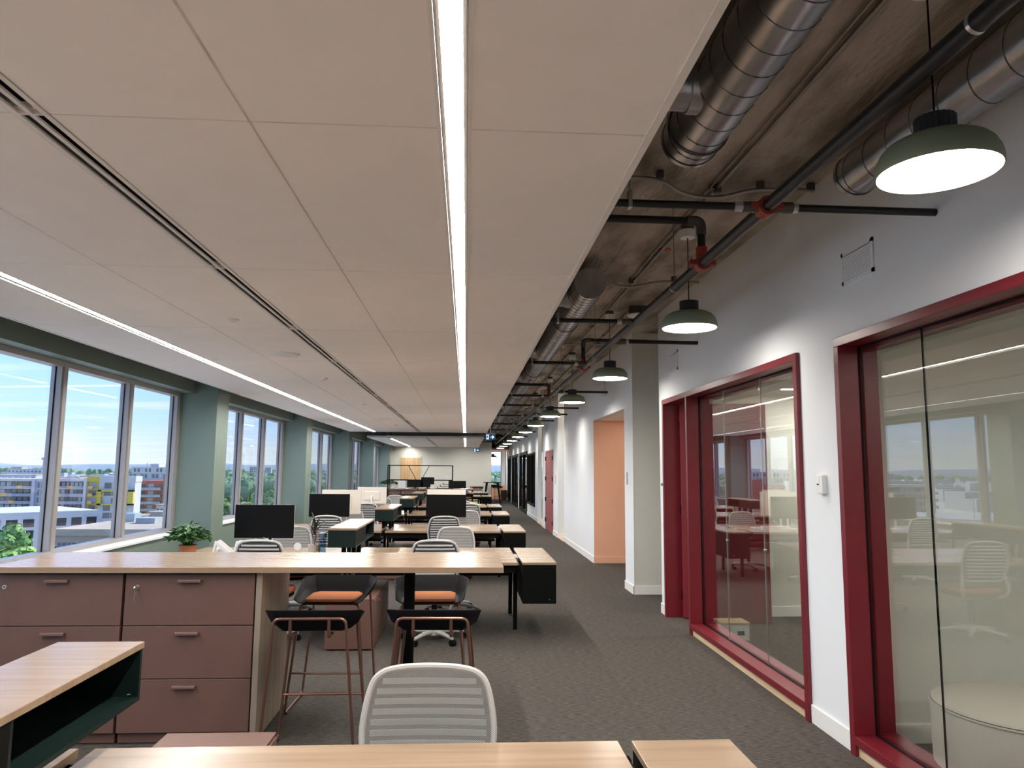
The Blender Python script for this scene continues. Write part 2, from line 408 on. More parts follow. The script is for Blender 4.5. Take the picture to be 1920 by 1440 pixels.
linear_light(-.055, r2[0], r2[1], r2[0]+.1, r2[1]-1.0, 'short light strip in the far ceiling raft, beside the aisle')
linear_light(-2.757, r2[0], r2[1], r2[0]+1.2, r2[1]-.3, 'short light strip in the far ceiling raft, beside the windows')
slot_diffuser(-1.405, r1[0], r1[1], 'black slotted linear air diffuser running down the long ceiling raft')
slot_diffuser(-1.405, r2[0], r2[1], 'black slotted linear air diffuser in the far ceiling raft')
def ceiling_disc(name, p, r, label, cat, group=None):
    t = thing(name, label, cat, p, group=group)
    MB().lathe([(r,0),(r,-.006),(r*.93,-.012),(r*.55,-.016),(.0,-.017)],28).build('cover', white_m, t, smooth=True)
    MB().lathe([(r*.45,-.0165),(r*.40,-.021),(0,-.023)],20).build('centre_cap', white_m, t, smooth=True)
ceiling_disc('ceiling_speaker', (-1.80,7.26,ZC), .145, 'round white ceiling speaker, the one nearer the bar counter', 'speaker')
ceiling_disc('ceiling_speaker', (-1.83,16.4,ZC), .145, 'round white ceiling speaker, the one further down the room', 'speaker')
for n_,y in zip(('first','second','third','fourth'),(5.58, 9.16, 12.8, 18.6)):
    ceiling_disc('sprinkler_cover', (-1.78,y,ZC), .042, '%s small white sprinkler disc in the ceiling, counted from the near counter'%n_, 'sprinkler', 'sprinkler covers in the long ceiling raft')

# --- aisle wall on the right
wr = thing('wall_right', 'white aisle wall with glazed meeting rooms, alcove and doors', 'wall', kind='structure')
def wseg(name, y0,y1,z0,z1, x0=XR, x1=2.42, m=wall_m): return bx(x0,y0,z0, x1,y1,z1).build(name, m, wr)
F2a, F2b, F1a, F1b, DOORJ = .75, 4.363, 4.885, 8.39, 7.48     # glazing openings
wseg('wall_segment', YN,F2a,0,ZS); wseg('wall_segment', F2a,F2b,2.447,ZS); wseg('wall_segment', F2b,F1a,0,ZS)
wseg('wall_segment', F1a,F1b,2.447,ZS); wseg('wall_segment', F1b,8.60,0,ZS)
wseg('partition', 4.50,4.60,0,ZS, 2.42,5.8, greige_m)          # between the two meeting rooms
wseg('partition', 8.35,8.45,0,ZS, 2.42,5.8, greige_m); wseg('partition', 8.45,8.60,0,ZS, 2.42,5.8)
wseg('partition', YN,YN+.1,0,ZS, 2.42,5.8, greige_m)
wseg('room_back', YN,8.60,0,ZS, 5.7,5.9, greige_m)
bx(2.42,YN,2.70, 5.7,4.5,2.74).build('room_ceiling', ceil_m, wr); bx(2.42,4.6,2.70, 5.7,8.35,2.74).build('room_ceiling', ceil_m, wr)
wseg('recess_back', 8.6,9.84,0,ZS, 3.9,4.0, greige_m)
wseg('pier', 9.84,10.36,0,ZS, 2.253,3.9, greige_m); bx(2.247,9.835,0, 2.2535,10.36,ZS).build('pier_face', wall_m, wr)
wseg('alcove_header', 10.36,13.15,2.53,ZS); bx(2.42,10.36,2.53, 3.9,13.15,2.6).build('alcove_soffit', ceil_m, wr)
bx(2.292,13.145,0, 3.9,13.152,2.53).build('alcove_side', peach_m, wr); wseg('alcove_back', 10.36,13.15,0,2.53, 3.88,3.98, peach_m)
wseg('wall_segment', 13.15,17.15,0,ZS, XR,3.9)
wseg('recess_back', 17.15,18.0,0,ZS, 3.2,3.3); wseg('wall_segment', 18.0,18.95,0,ZS, 2.25,3.2)
wseg('wall_segment', 18.95,20.75,2.17,ZS, 2.25,3.2); wseg('wall_segment', 20.75,21.7,0,ZS, 2.25,3.2); wseg('recess_back', 18.95,20.75,0,2.17, 2.6,3.2)
wseg('recess_back', 21.7,23.5,0,ZS, 3.2,3.3)
wseg('wall_segment', 23.5,24.4,0,ZS); wseg('wall_segment', 24.4,27.3,0,.43); wseg('wall_segment', 24.4,27.3,2.23,ZS); wseg('wall_segment', 27.3,27.5,0,ZS)
wseg('wall_segment', 27.5,41.0,2.35,ZS); wseg('wall_segment', 31.4,32.3,0,2.35); wseg('wall_segment', 36.4,37.6,0,2.35); wseg('wall_segment', 40.2,YE,0,ZS)
wseg('room_back', 23.5,YE,0,ZS, 5.2,5.3, wall_m)
wseg('side_end', 8.6,YE,0,ZS, 6.0,6.2, greige_m)
wseg('side_end', YN,8.6,0,ZS, 6.0,6.2, greige_m)

# baseboards along the aisle
bb = thing('baseboard_right', 'white baseboard along the aisle wall and in the rooms', 'baseboard', kind='structure')
def base(x0,y0,x1,y1, m=base_m, h=.115): bx(x0,y0,0, x1,y1,h).build('board', m, bb, bevel=.003)
base(XR-.012,F2b+.002,XR,F1a-.002); base(XR-.012,F1b+.005,XR,8.612)
base(2.235,9.828,3.9,9.84); base(2.235,9.828,2.247,10.372); base(XR-.012,13.15,XR,17.162); base(2.238,17.988,3.2,18.0); base(2.238,18.0,2.25,18.95)
base(2.238,20.75,2.25,21.7); base(2.29,23.488,3.2,23.5); base(XR-.012,23.5,XR,27.5)
base(2.42,4.488,5.7,4.5); base(2.42,8.338,5.7,8.35); base(5.688,YN,5.7,4.5); base(5.688,4.6,5.7,8.35); base(2.42,4.6,5.7,4.612)
base(2.292,13.133,3.88,13.145, peach_m); base(3.868,10.36,3.88,13.13, peach_m)
# wood-coloured floor strips in the recesses
for k,(a,b) in enumerate(((17.15,18.0),(21.7,23.5))):
    o = bx(2.26,a,0, 3.2,b,.006).build('trim_%d'%(k+1), ply_m); tag(o, 'wood-coloured floor strip in the %s doorway recess past the alcove'%['first','second'][k], 'threshold', kind='structure')

# recessed downlights in the alcove soffit
for k,(x,y,lab) in enumerate(((2.95,12.55,'round recessed downlight in the peach alcove, near its far side'),(2.95,11.2,'round recessed downlight in the peach alcove, near the pier'))):
    t = thing('downlight', lab, 'light', (x,y,2.53)); MB().lathe([(.055,.0),(.075,-.004),(.078,0)],24).build('trim_ring', white_m, t, smooth=True); MB().lathe([(.001,-.001),(.055,-.001)],20).build('lens', emission('downlight_lens',(1,.93,.84),70.0) if k==0 else MATS['downlight_lens'], t)

for k,(y,lab) in enumerate(((17.5,'small round downlight under the slab in the first doorway recess'),(22.9,'small round downlight under the slab in the second doorway recess'))):
    t = thing('downlight', lab, 'light', (2.72,y,3.40)); MB().lathe([(.05,0),(.055,0),(.055,.117),(.001,.117)],20).build('can', white_m, t, smooth=True); MB().lathe([(.001,.004),(.05,.004)],20).build('lens', MATS['recess_lens'] if k else emission('recess_lens',(1,.82,.58),170.0), t)

# --- glazed red frames
def red_frame(n, ya, yb, label, door=False):
    w = thing('window_%d'%n, label, 'window', kind='structure')
    x0, x1 = 2.262, 2.50
    zt = 2.447; ya2 = ya
    bx(x0,ya,2.392, x1,yb,zt).build('head', red_m, w, bevel=.003)
    bx(x0,ya,0, x1,ya+.055,2.392).build('jamb', red_m, w, bevel=.003); bx(x0,yb-.055,0, x1,yb,2.392).build('jamb', red_m, w, bevel=.003)
    ge = yb-.055
    if door:
        bx(x0,DOORJ-.05,0, x1,DOORJ,2.392).build('mullion', red_m, w, bevel=.003); ge = DOORJ-.05
    bx(x0,ya+.055,.062, x1,ge,.112).build('sill', red_m, w, bevel=.003)
    bx(x0+.022,ya+.055,0, x1-.02,ge,.062).build('kick_board', ply_m, w)
    gs = ya+.055
    # black glazing channel between the two halves of the frame
    for nm, b in (('channel',(2.388,gs,.112, 2.398,ge,.118)),('channel',(2.388,gs,2.386, 2.398,ge,2.392)),('channel',(2.388,gs,.112,2.398,gs+.005,2.392)),('channel',(2.388,ge-.005,.112,2.398,ge,2.392))):
        bx(*b).build(nm, black_m, w)
    # a second inner red bead behind the glass
    bx(2.41,gs,.112, 2.50,ge,.135).build('inner_bead', red_m, w); bx(2.41,gs,2.365, 2.50,ge,2.392).build('inner_bead', red_m, w)
    bx(2.41,gs,.135, 2.50,gs+.02,2.365).build('inner_bead', red_m, w); bx(2.41,ge-.02,.135, 2.50,ge,2.365).build('inner_bead', red_m, w)
    return w, gs, ge
w1, gs, ge = red_frame(7, F1a, F1b, 'red framed glazed meeting room front with an open door', True)
J1 = [gs, 5.86, 6.72, ge]
for a, b in zip(J1, J1[1:]):
    p = bx(2.400,a+.002,.113, 2.408,b-.002,2.391).build('pane', int_glass, w1)
    if b != ge:
        bx(2.399,b-.002,.113, 2.409,b+.002,2.391).build('glass_joint', steel_m, w1)
        for z in (1.0, 2.3): MB().cyl((2.395,b,z),(2.413,b,z),.012,10).build('patch_fitting', steel_m, w1)
w2, gs, ge = red_frame(8, F2a, F2b, 'red framed glazed meeting room front with a round ottoman behind it')
yj = pix(1737,800,X=2.40).y
J2 = [gs, yj-2*.88, yj-.88, yj, ge]
for a, b in zip(J2, J2[1:]):
    bx(2.400,a+.002,.113, 2.408,b-.002,2.391).build('pane', int_glass, w2)
    if b != ge:
        bx(2.399,b-.002,.113, 2.409,b+.002,2.391).build('glass_joint', gdark_m, w2)
# the open red door leaf
dr = thing('door_1', 'full height red door leaf standing open inside the meeting room', 'door', (2.44,8.27,0), math.atan2(-.36,.93)-math.pi*0, kind='structure')
bx(0,-.022,.012, .93,.022,2.385).build('leaf', reddoor_m, dr, bevel=.002)
hd = MB().cyl((.86,-.022,1.02),(.86,-.075,1.02),.011,10); hd.tube(rounded([(.86,-.07,1.02),(.74,-.07,1.02)],.01),.010,10)
hd.build('lever_handle', steel_m, dr, smooth=True); MB().cyl((.86,-.022,1.02),(.86,-.03,1.02),.026,16).build('rose', steel_m, dr)
for z in (.25,1.2,2.15): MB().cyl((-.006,0,z-.05),(-.006,0,z+.05),.009,8).build('hinge', black_m, dr)

# maroon door, black framed glazing further down the aisle
d2 = thing('door_2', 'maroon door with black hinges in a maroon frame down the aisle', 'door', (2.25,18.95,0), kind='structure')
bx(-.012,0,0,.12,.06,2.17).build('frame', maroon_m, d2); bx(-.012,1.74,0,.12,1.80,2.17).build('frame', maroon_m, d2); bx(-.012,.06,2.11,.12,1.74,2.17).build('frame', maroon_m, d2)
bx(.0,.062,.008,.045,1.738,2.108).build('leaf', maroon_m, d2, bevel=.002)
for y in (.05,1.70):
    for z in (.22,.78,1.35,1.90): bx(-.03,y,z,.0,y+.05,z+.11).build('hinge', black_m, d2)
w9 = thing('window_9', 'black framed interior window low down the aisle wall', 'window', (XR,24.4,0), kind='structure')
for b in ((-.03,0,.43,.10,.10,2.23),(-.03,2.84,.43,.10,2.90,2.23),(-.03,0,.43,.10,2.90,.49),(-.03,0,2.17,.10,2.90,2.23),(-.02,1.4,.49,.09,1.45,2.17)): bx(*b).build('frame', black_m, w9)
for a,b in ((.1,1.4),(1.45,2.84)): bx(.04,a,.49,.048,b,2.17).build('pane', int_glass, w9)
for k,(a,b) in enumerate(((27.5,31.4),(32.3,36.4),(37.6,40.2))):
    d = thing('door_%d'%(k+3), 'black framed glass sliding door down the aisle, %s past the black window'%['first','second','third'][k], 'door', (XR,a,0), kind='structure')
    L = b-a
    for c in ((-.03,0,0,.1,.12,2.35),(-.03,L-.12,0,.1,L,2.35),(-.03,.12,2.23,.1,L-.12,2.35),(-.03,.12,0,.1,L-.12,.12),(-.03,L*.5-.08,.12,.1,L*.5+.08,2.23)): bx(*c).build('frame', black_m, d)
    for p,q in ((.12,L*.5-.08),(L*.5+.08,L-.12)): bx(.03,p,.12,.038,q,2.23).build('pane', int_glass, d)

# --- far walls
wb = thing('wall_back', 'pale greige far wall with wood door', 'wall', kind='structure')
bx(-4.4,YB,0, 1.25,YB+.15,ZS).build('wall_segment', greige_m, wb); bx(1.10,YB+.15,0, 1.25,YE,ZS).build('wall_segment', greige_m, wb)
d6 = thing('door_6', 'pale oak door in the greige far wall', 'door', (-3.22,YB,0), kind='structure')
bx(0,-.05,0,.98,.0,2.2).build('leaf', oakdoor_m, d6); bx(-.06,-.03,0,0,0,2.26).build('frame', greige_m, d6); bx(.98,-.03,0,1.04,0,2.26).build('frame', greige_m, d6); bx(-.06,-.03,2.2,1.04,0,2.26).build('frame', greige_m, d6)
MB().cyl((.9,-.05,1.02),(.9,-.1,1.02),.02,8).build('knob', steel_m, d6)
we = thing('wall_end', 'peach clad end wall below the far windows', 'wall', kind='structure')
bx(1.25,YE,0, 6.0,YE+.15,.78).build('sill_wall', peach_m, we); bx(1.25,YE,2.72, 6.0,YE+.15,ZS).build('lintel', peach_m, we)
bx(1.25,YE-2.6,2.72,2.29,YE,2.80).build('soffit', peach_m, we)
for a,b in ((2.02,2.22),(3.0,3.2),(4.0,4.2),(5.0,6.0)): bx(a,YE,.78,b,YE+.15,2.72).build('pier', wall_m, we)
for k,(a,b) in enumerate(((1.25,2.02),(2.22,3.0),(3.2,4.0),(4.2,5.0))):
    w = thing('window_%d'%(10+k), 'tall end window over the peach wall, %s from the greige wall'%['first','second','third','fourth'][k], 'window', kind='structure')
    bx(a,YE+.03,.78,b,YE+.1,.83).build('bottom_rail', alu_m, w); bx(a,YE+.03,2.67,b,YE+.1,2.72).build('top_rail', alu_m, w)
    bx(a,YE+.03,.83,a+.05,YE+.1,2.67).build('jamb', alu_m, w); bx(b-.05,YE+.03,.83,b,YE+.1,2.67).build('jamb', alu_m, w)
    bx(a+.05,YE+.06,.83,b-.05,YE+.068,2.67).build('pane', win_glass, w)
struct('wall_front', bx(-4.4,YN-.2,0, 6.2,YN,ZS), greige_m, 'plain greige wall behind the camera', 'wall')

# ------------------------------------------------------------------ services above the aisle
# pendant lamps
def pendant():
    t = thing('pendant_lamp', 'sage green dome pendant lamp with ribbed black collar above the aisle', 'lamp', group='pendant lamps in a row above the aisle')
    pr = [(.203,0),(.205,.004),(.204,.028),(.198,.055),(.186,.080),(.166,.101),(.138,.116),(.10,.124),(.065,.127)]
    sh = MB().lathe(pr,40); n = len(pr)
    sh.lathe([(r-.004,z-.002 if i else z) for i,(r,z) in enumerate(pr)],40)
    sh.lathe([(.203,0),(.199,0)],40).build('shade', lampgreen, t, smooth=True)
    c = MB(); k = 40
    prof = []
    for i in range(k):
        a0 = 2*math.pi*i/k; r = .070 if i%2 else .066; prof.append((r*math.cos(a0), r*math.sin(a0)))
    c.prism(prof,'z',.122,.205); c.build('collar', collar_m, t)
    MB().lathe([(.197,.006),(.15,-.002),(.10,-.010),(.05,-.014),(.0,-.015)],36).build('diffuser', pend_m, t, smooth=True)
    MB().cyl((0,0,.205),(0,0,.70),.0035,6).build('cord', black_m, t)
    cn = MB().lathe([(.001,.695),(.055,.695),(.058,.70),(.058,.755),(.001,.755)],24).build('canopy', white_m, t, smooth=True)
    MB().lathe([(.001,.755),(.050,.755),(.050,.797),(.001,.797)],8).build('junction_box', brass_m, cn)
    return t
pl = pendant()
PY = [2.41]+[5.30+3.05*k for k in range(0,11)]
for i, y in enumerate(PY):
    o = pl if i == 0 else copy_tree(pl); o.location = (1.65 if i else 1.664, y, 2.685)
    o['label'] = 'green dome pendant lamp hanging beside the short duct on the aisle wall' if i == 0 else '%s green dome pendant lamp down the aisle, counted from the wall duct'%['','second','third','fourth','fifth','sixth','seventh','eighth','ninth','tenth','eleventh','twelfth'][i]
hl = copy_tree(pl); hl.location = (1.45,40.3,2.30); hl['label'] = 'green dome pendant lamp hanging lower in front of the end windows'
del hl['group']
MB().cyl((0,0,.83),(0,0,1.22),.0035,6).build('cord_extension', black_m, hl)

# black sprinkler main with its branches
sp = thing('sprinkler_pipe', 'black sprinkler main with red couplings and cross branches above the aisle', 'pipe', (0,0,0))
PXm, PZ, PR = 1.435, 2.90, .032
MB().cyl((PXm,YN,PZ),(PXm,36.0,PZ),PR,18).build('main_pipe', pipe_m, sp, smooth=True)
def bpipe(p, q, r=.019): return MB().cyl(p,q,r,14).build('branch_pipe', pipe_m, sp, smooth=True)
def coupling(y, z=PZ, x=PXm):
    c = MB(); c.cyl((x,y-.035,z),(x,y+.035,z),PR+.016,18); c.build('coupling', coup_m, sp, smooth=True)
    for s in (-1,1): bx(x+s*(PR+.012),y-.028,z-.016, x+s*(PR+.05),y+.028,z+.016).build('coupling_ear', coup_m, sp, bevel=.006)
    for s in (-1,1): MB().cyl((x+s*(PR+.036),y,z-.03),(x+s*(PR+.036),y,z+.035),.006,8).build('bolt', steel_m, sp)
def band(y): MB().cyl((PXm,y-.007,PZ),(PXm,y+.007,PZ),PR+.003,18).build('clevis_band', steel_m, sp, smooth=True)
def hanger(y): 
    band(y); MB().cyl((PXm,y,PZ+PR),(PXm,y,ZS-.003),.0035,6).build('hanger_rod', emt_m, sp)
def bhang(x, y, z=PZ):
    MB().cyl((x,y,z+.02),(x,y,ZS-.003),.0035,6).build('hanger_rod', emt_m, sp); bx(x-.009,y-.022,z-.026,x+.009,y+.022,z+.06).build('branch_clip', steel_m, sp)
def collar(x, y, z=PZ): MB().cyl((x-.02,y,z),(x+.02,y,z),.026,14).build('fitting', steel_m if x<PXm else brass_m, sp, smooth=True)
LX = .20
def left_branch(y, z=PZ):
    bpipe((PXm,y,z),(LX,y,z)); collar(PXm-.14,y,z); bhang(.765,y,z)
    MB().cyl((PXm-.12,y,z),(PXm,y,z),.026,12).build('fitting', brass_m, sp, smooth=True)
def right_branch(y, x1=XR, z=PZ): bpipe((PXm,y,z),(x1,y,z)); MB().cyl((PXm,y,z),(PXm+.13,y,z),.028,12).build('fitting', brass_m, sp, smooth=True); MB().cyl((PXm+.13,y,z),(PXm+.155,y,z),.024,12).build('fitting', steel_m, sp)
def riser(y, z2, x_end, r=.024):
    path = rounded([(PXm,y,PZ+.02),(PXm,y,z2),(x_end,y,z2)],.07,6)
    MB().tube(path, r, 14).build('riser_pipe', pipe_m, sp, smooth=True)
    MB().tube(rounded([(PXm,y,z2-.09),(PXm,y,z2),(PXm+(.09 if x_end>PXm else -.09),y,z2)],.06,6), r+.007, 14).build('elbow', brass_m, sp, smooth=True)
    MB().cyl((PXm,y,PZ+.03),(PXm,y,PZ+.10),r+.012,14).build('outlet', coup_m, sp, smooth=True)
    coupling(y)
coupling(3.355); left_branch(3.355); right_branch(3.355)
riser(4.33, 3.17, LX)
left_branch(6.13); right_branch(7.10); left_branch(8.62); riser(8.95, 3.24, 2.247)
right_branch(11.8); left_branch(12.5); riser(12.75,3.12,LX); left_branch(14.4); right_branch(14.9)
for y in (17.1,20.3,23.4,26.2,28.8,31.0,33.5): left_branch(y)
for y in (16.6,18.8,21.2,24.3,27.6,31.4): right_branch(y)
for y in (4.93,8.1,11.1,14.1,17.8,21.5,25.2): hanger(y)
band(1.87)

# spiral ducts
def duct(name, label, x, z, r, y0, y1, pitch, taps=(), cap0=True, cap1=True, straps=()):
    t = thing(name, label, 'duct')
    MB().tube([(x,y0,z),(x,y1,z)], r, 40, cap=False).build('body', duct_m, t, smooth=True)
    for y, on in ((y0,cap0),(y1,cap1)):
        if on: MB().lathe([(.0001,0),(r*.9,0),(r+.004,0),(r+.004,.03)],40).build('end_cap', duct_m, t, smooth=True).matrix_local = Matrix.Translation((x,y,z)) @ Matrix.Rotation(R(-90) if y==y0 else R(90),4,'X')
    n = int((y1-y0)/pitch*20); pts = []
    for i in range(n+1):
        a = 2*math.pi*i/20; pts.append((x+(r+.0005)*math.cos(a), y0+(y1-y0)*i/n, z+(r+.0005)*math.sin(a)))
    MB().tube(pts, .0035, 5).build('spiral_seam', seam_m, t, smooth=True)
    for y in taps:
        MB().cyl((x-r*.4,y,z),(x-1.0,y,z),r*.66,28).build('tap_branch', duct_m, t, smooth=True)
        MB().cyl((x-r*.75,y,z),(x-r-.02,y,z),r*.74,28).build('tap_collar', duct_m, t, smooth=True)
    for y in straps:
        s = MB().tube([(x+(r+.006)*math.cos(R(a)),y,z+(r+.006)*math.sin(R(a))) for a in range(0,360,12)],.005,6,closed=True); s.build('strap', seam_m, t, smooth=True)
        for sx in (-1,1): MB().cyl((x+sx*(r+.01),y,z),(x+sx*(r+.01),y,ZS-.003),.003,6).build('hanger_rod', steel_m, t)
    return t
duct('spiral_duct', 'galvanised spiral duct close to the camera beside the ceiling raft', 1.115, 3.305, .145, YN, 3.52, .155, taps=(.4,3.02), cap0=False, straps=(3.36,.9))
duct('spiral_duct', 'long galvanised spiral duct running down the aisle beside the ceiling raft', 1.09, 3.30, .138, 6.40, 33.5, .11, taps=(6.95,10.2,13.0,15.7,19,23), straps=(8,12,16,20,24))
duct('spiral_duct', 'galvanised spiral duct against the aisle wall above the pendant lamp', 2.135, 3.265, .118, YN, 3.80, .20, cap0=False, straps=(2.2,))
# conduits clipped to the slab
def conduit(pts, label, r=.0125, clips=()):
    t = thing('conduit', label, 'conduit')
    MB().tube(rounded(pts,.12,5), r, 10).build('tube', emt_m, t, smooth=True)
    for p in clips: bx(p[0]-.02,p[1]-.02,p[2]-.002,p[0]+.02,p[1]+.02,ZS-.0045).build('clip', brass_m, t)
zq = ZS-.022
conduit([(1.64,YN,zq),(1.64,36,zq)], 'straight steel conduit along the slab above the pendants', clips=[(1.61,y,zq) for y in (.5,2.6,4.62,6.98,9.4,12,15,18)])
conduit([(1.598,YN,zq+.006),(1.598,36,zq+.006)], 'thin second conduit tight beside the pendant conduit', .007)
zq -= .03
conduit([(.94,4.40,zq),(1.2,4.40,zq),(1.42,4.60,zq-.03),(1.66,4.60,zq-.04),(1.86,4.52,zq),(2.26,4.52,zq)], 'bent steel conduit crossing the slab by the first sprinkler tee', clips=[(1.2,4.40,zq),(1.64,4.60,zq),(1.9,4.52,zq),(2.24,4.52,zq)])
conduit([(.95,6.62,zq),(1.25,6.80,zq),(1.45,7.0,zq-.03),(1.62,7.0,zq-.04),(1.84,6.90,zq),(2.25,6.90,zq)], 'bent steel conduit crossing the slab behind the second pendant', clips=[(1.6,7.0,zq),(2.0,6.9,zq)])
conduit([(1.0,10.3,zq),(1.25,10.4,zq),(1.4,10.45,zq-.02),(2.25,10.45,zq)], 'steel conduit crossing the slab by the second riser', clips=[(1.9,10.45,zq)])
zq += .03
conduit([(1.90,8.2,zq),(1.90,36,zq)], 'straight steel conduit along the slab close to the aisle wall', clips=[(1.9,y,zq) for y in (10,13,17)])
s = thing('ceiling_speaker', 'white speaker on a grey box under the concrete slab', 'speaker', (1.955,8.24,ZS))
bx(-.09,-.06,-.09,.09,.06,0).build('back_box', brass_m, s); MB().lathe([(.11,-.09),(.12,-.10),(.11,-.115),(.0,-.118)],28,capb=True).build('grille', white_m, s, smooth=True)
s = thing('slab_marker', 'small red disc marker on the concrete slab', 'marker', (1.673,6.044,ZS))
MB().lathe([(.001,-.008),(.055,-.008),(.06,0),(.001,0)],20).build('disc', coup_m, s); MB().cyl((0,0,-.008),(0,0,-.02),.012,8).build('nut', steel_m, s)

# wall fittings
def wall_vent(y0,y1,z0,z1,label,n):
    t = thing('wall_vent', label, 'air vent', (XR,y0,z0)); w, h = y1-y0, z1-z0
    bx(-.003,0.02,.02,.0,w-.02,h-.02).build('duct_back', black_m, t)
    fr = MB(); fr.box(-.010,0,0,0,w,.022); fr.box(-.010,0,h-.022,0,w,h); fr.box(-.010,0,0,0,.022,h); fr.box(-.010,w-.022,0,0,w,h); fr.build('frame', wall_m, t)
    st = (h-.05)/n
    for i in range(n):
        z = .026+i*st
        b = MB(); b.prism([(-.012,z+st*.62),(-.0105,z+st*.62),(-.0035,z+.001),(-.005,z)],'y',.022,w-.022); b.build('louver', wall_m, t)
wall_vent(3.905,4.255,2.757,2.955,'white louvred wall vent above the nearer red glazed front',11)
wall_vent(7.78,8.10,2.73,2.945,'white louvred wall vent above the red doorway',11)
wall_vent(12.0,12.4,2.86,3.10,'white louvred wall vent above the peach alcove',11)
t = thing('wall_sensor', 'small white thermostat sensor between the two red glazed fronts', 'sensor', (XR,4.56,1.487))
bx(-.034,0,0,0,.085,.122).build('case', white_m, t, bevel=.006); bx(-.036,.045,.055,-.034,.07,.064).build('lens', black_m, t); bx(-.0355,.040,.07,-.034,.075,.115).build('face_plate', base_m, t)
t = thing('wall_switch', 'grey wall plate on the white pier beside the peach alcove', 'switch', (2.247,10.14,1.44))
bx(-.008,0,0,0,.085,.17).build('plate', steel_m, t, bevel=.003); bx(-.012,.03,.06,-.008,.055,.11).build('button', white_m, t)
t = thing('wall_tag', 'small green tag stuck beside the red doorway', 'tag', (XR,8.45,1.456)); bx(-.003,0,0,0,.11,.03).build('sticker', mat('green_tag',(.02,.20,.08),.5), t)
t = thing('wall_switch', 'grey wall plate beside the maroon door', 'switch', (2.25,18.35,1.30)); bx(-.01,0,0,0,.12,.2).build('plate', steel_m, t); bx(-.014,.04,.06,-.01,.08,.14).build('button', white_m, t)

# exit signs
def exit_sign(p, w, label, hang):
    t = thing('exit_sign', label, 'sign', p); h = w*.56
    bx(-w/2,-.03,0,w/2,.03,h).build('case', signb_m, t, bevel=.004); k = w
    y = -.031
    pic = MB(); pic.box(-.40*k,y,.09*h,-.08*k,y+.002,.91*h); pic.build('pictogram_panel', signw_m, t)
    man = MB(); yy = y-.002
    def q(*pts): man.prism([(px*k-.40*k, pz*h) for px,pz in pts],'y',yy,yy+.0018)
    q((.10,.74),(.16,.74),(.16,.84),(.10,.84)); q((.06,.70),(.17,.72),(.15,.42),(.08,.40)); q((.15,.66),(.26,.56),(.25,.50),(.14,.58)); q((.07,.66),(.00,.52),(.03,.48),(.09,.58))
    q((.11,.44),(.22,.36),(.21,.14),(.17,.14),(.17,.32),(.09,.38)); q((.08,.44),(.04,.28),(-.0,.16),(.04,.13),(.09,.28),(.13,.40)); q((.26,.09),(.32,.09),(.32,.91),(.26,.91))
    man.build('running_figure', signb_m, t)
    a = MB(); a.prism([(.02*k,.44*h),(.22*k,.44*h),(.14*k,.22*h),(.24*k,.22*h),(.40*k,.5*h),(.24*k,.78*h),(.14*k,.78*h),(.22*k,.56*h),(.02*k,.56*h)],'y',y,y+.002)
    a.build('arrow', signw_m, t)
    if hang: bx(-.02,-.015,h,.02,.015,h+hang).build('stem', white_m, t); bx(-w*.5,-.04,h,w*.5,.04,h+.03).build('canopy', white_m, t)
exit_sign((.74,22.9,2.56), .31, 'blue running figure exit sign with arrow hanging by the ceiling raft', .93)
exit_sign((.50,YB-.035,2.52), .29, 'small blue exit sign on the greige far wall', 0)

# ------------------------------------------------------------------ furniture
# bar counters with lateral files
def lateral_file(x0, y, w, label, key):
    t = thing('lateral_file', label, 'cabinet', (x0,y,0))
    bx(.004,.012,.062,w-.004,.62,.985).build('carcass', brown_m, t)
    bx(.004,.020,.006,w-.004,.60,.062).build('plinth', brown_m, t); bx(.02,.05,0,w-.02,.58,.006).build('foot', black_m, t)
    for i,(a,b) in enumerate(((.069,.371),(.376,.678),(.683,.983))):
        d = bx(.003,-.010,a,w-.003,.012,b).build('drawer', brown_m, t, bevel=.002)
        hx = w*.5; z = b-.042
        h = MB(); h.prism([(-.010,z),(-.010,z+.006),(-.036,z+.012),(-.040,z+.004),(-.040,z-.006),(-.034,z-.006)],'x',hx-.067,hx+.067); h.build('handle', brown_m, d)
        if i == 2:
            l = MB().cyl((.075,-.010,b-.075),(.075,-.015,b-.075),.013,16).build('lock', steel_m, d, smooth=True)
            MB().cyl((.075,-.015,b-.075),(.075,-.0165,b-.075),.004,8).build('keyhole', black_m, d)
            if key:
                bx(.073,-.040,b-.080,.077,-.016,b-.070).build('key_blade', steel_m, d)
                MB().cyl((.071,-.046,b-.077),(.079,-.046,b-.077),.013,14).build('key_bow', steel_m, d)
                MB().tube([(.075,-.046+.012*math.cos(R(q)),b-.10+.014*math.sin(R(q))) for q in range(0,360,30)],.0012,5,closed=True).build('key_ring', steel_m, d)
                bx(.073,-.050,b-.150,.077,-.042,b-.112).build('spare_key', steel_m, d, bevel=.001)
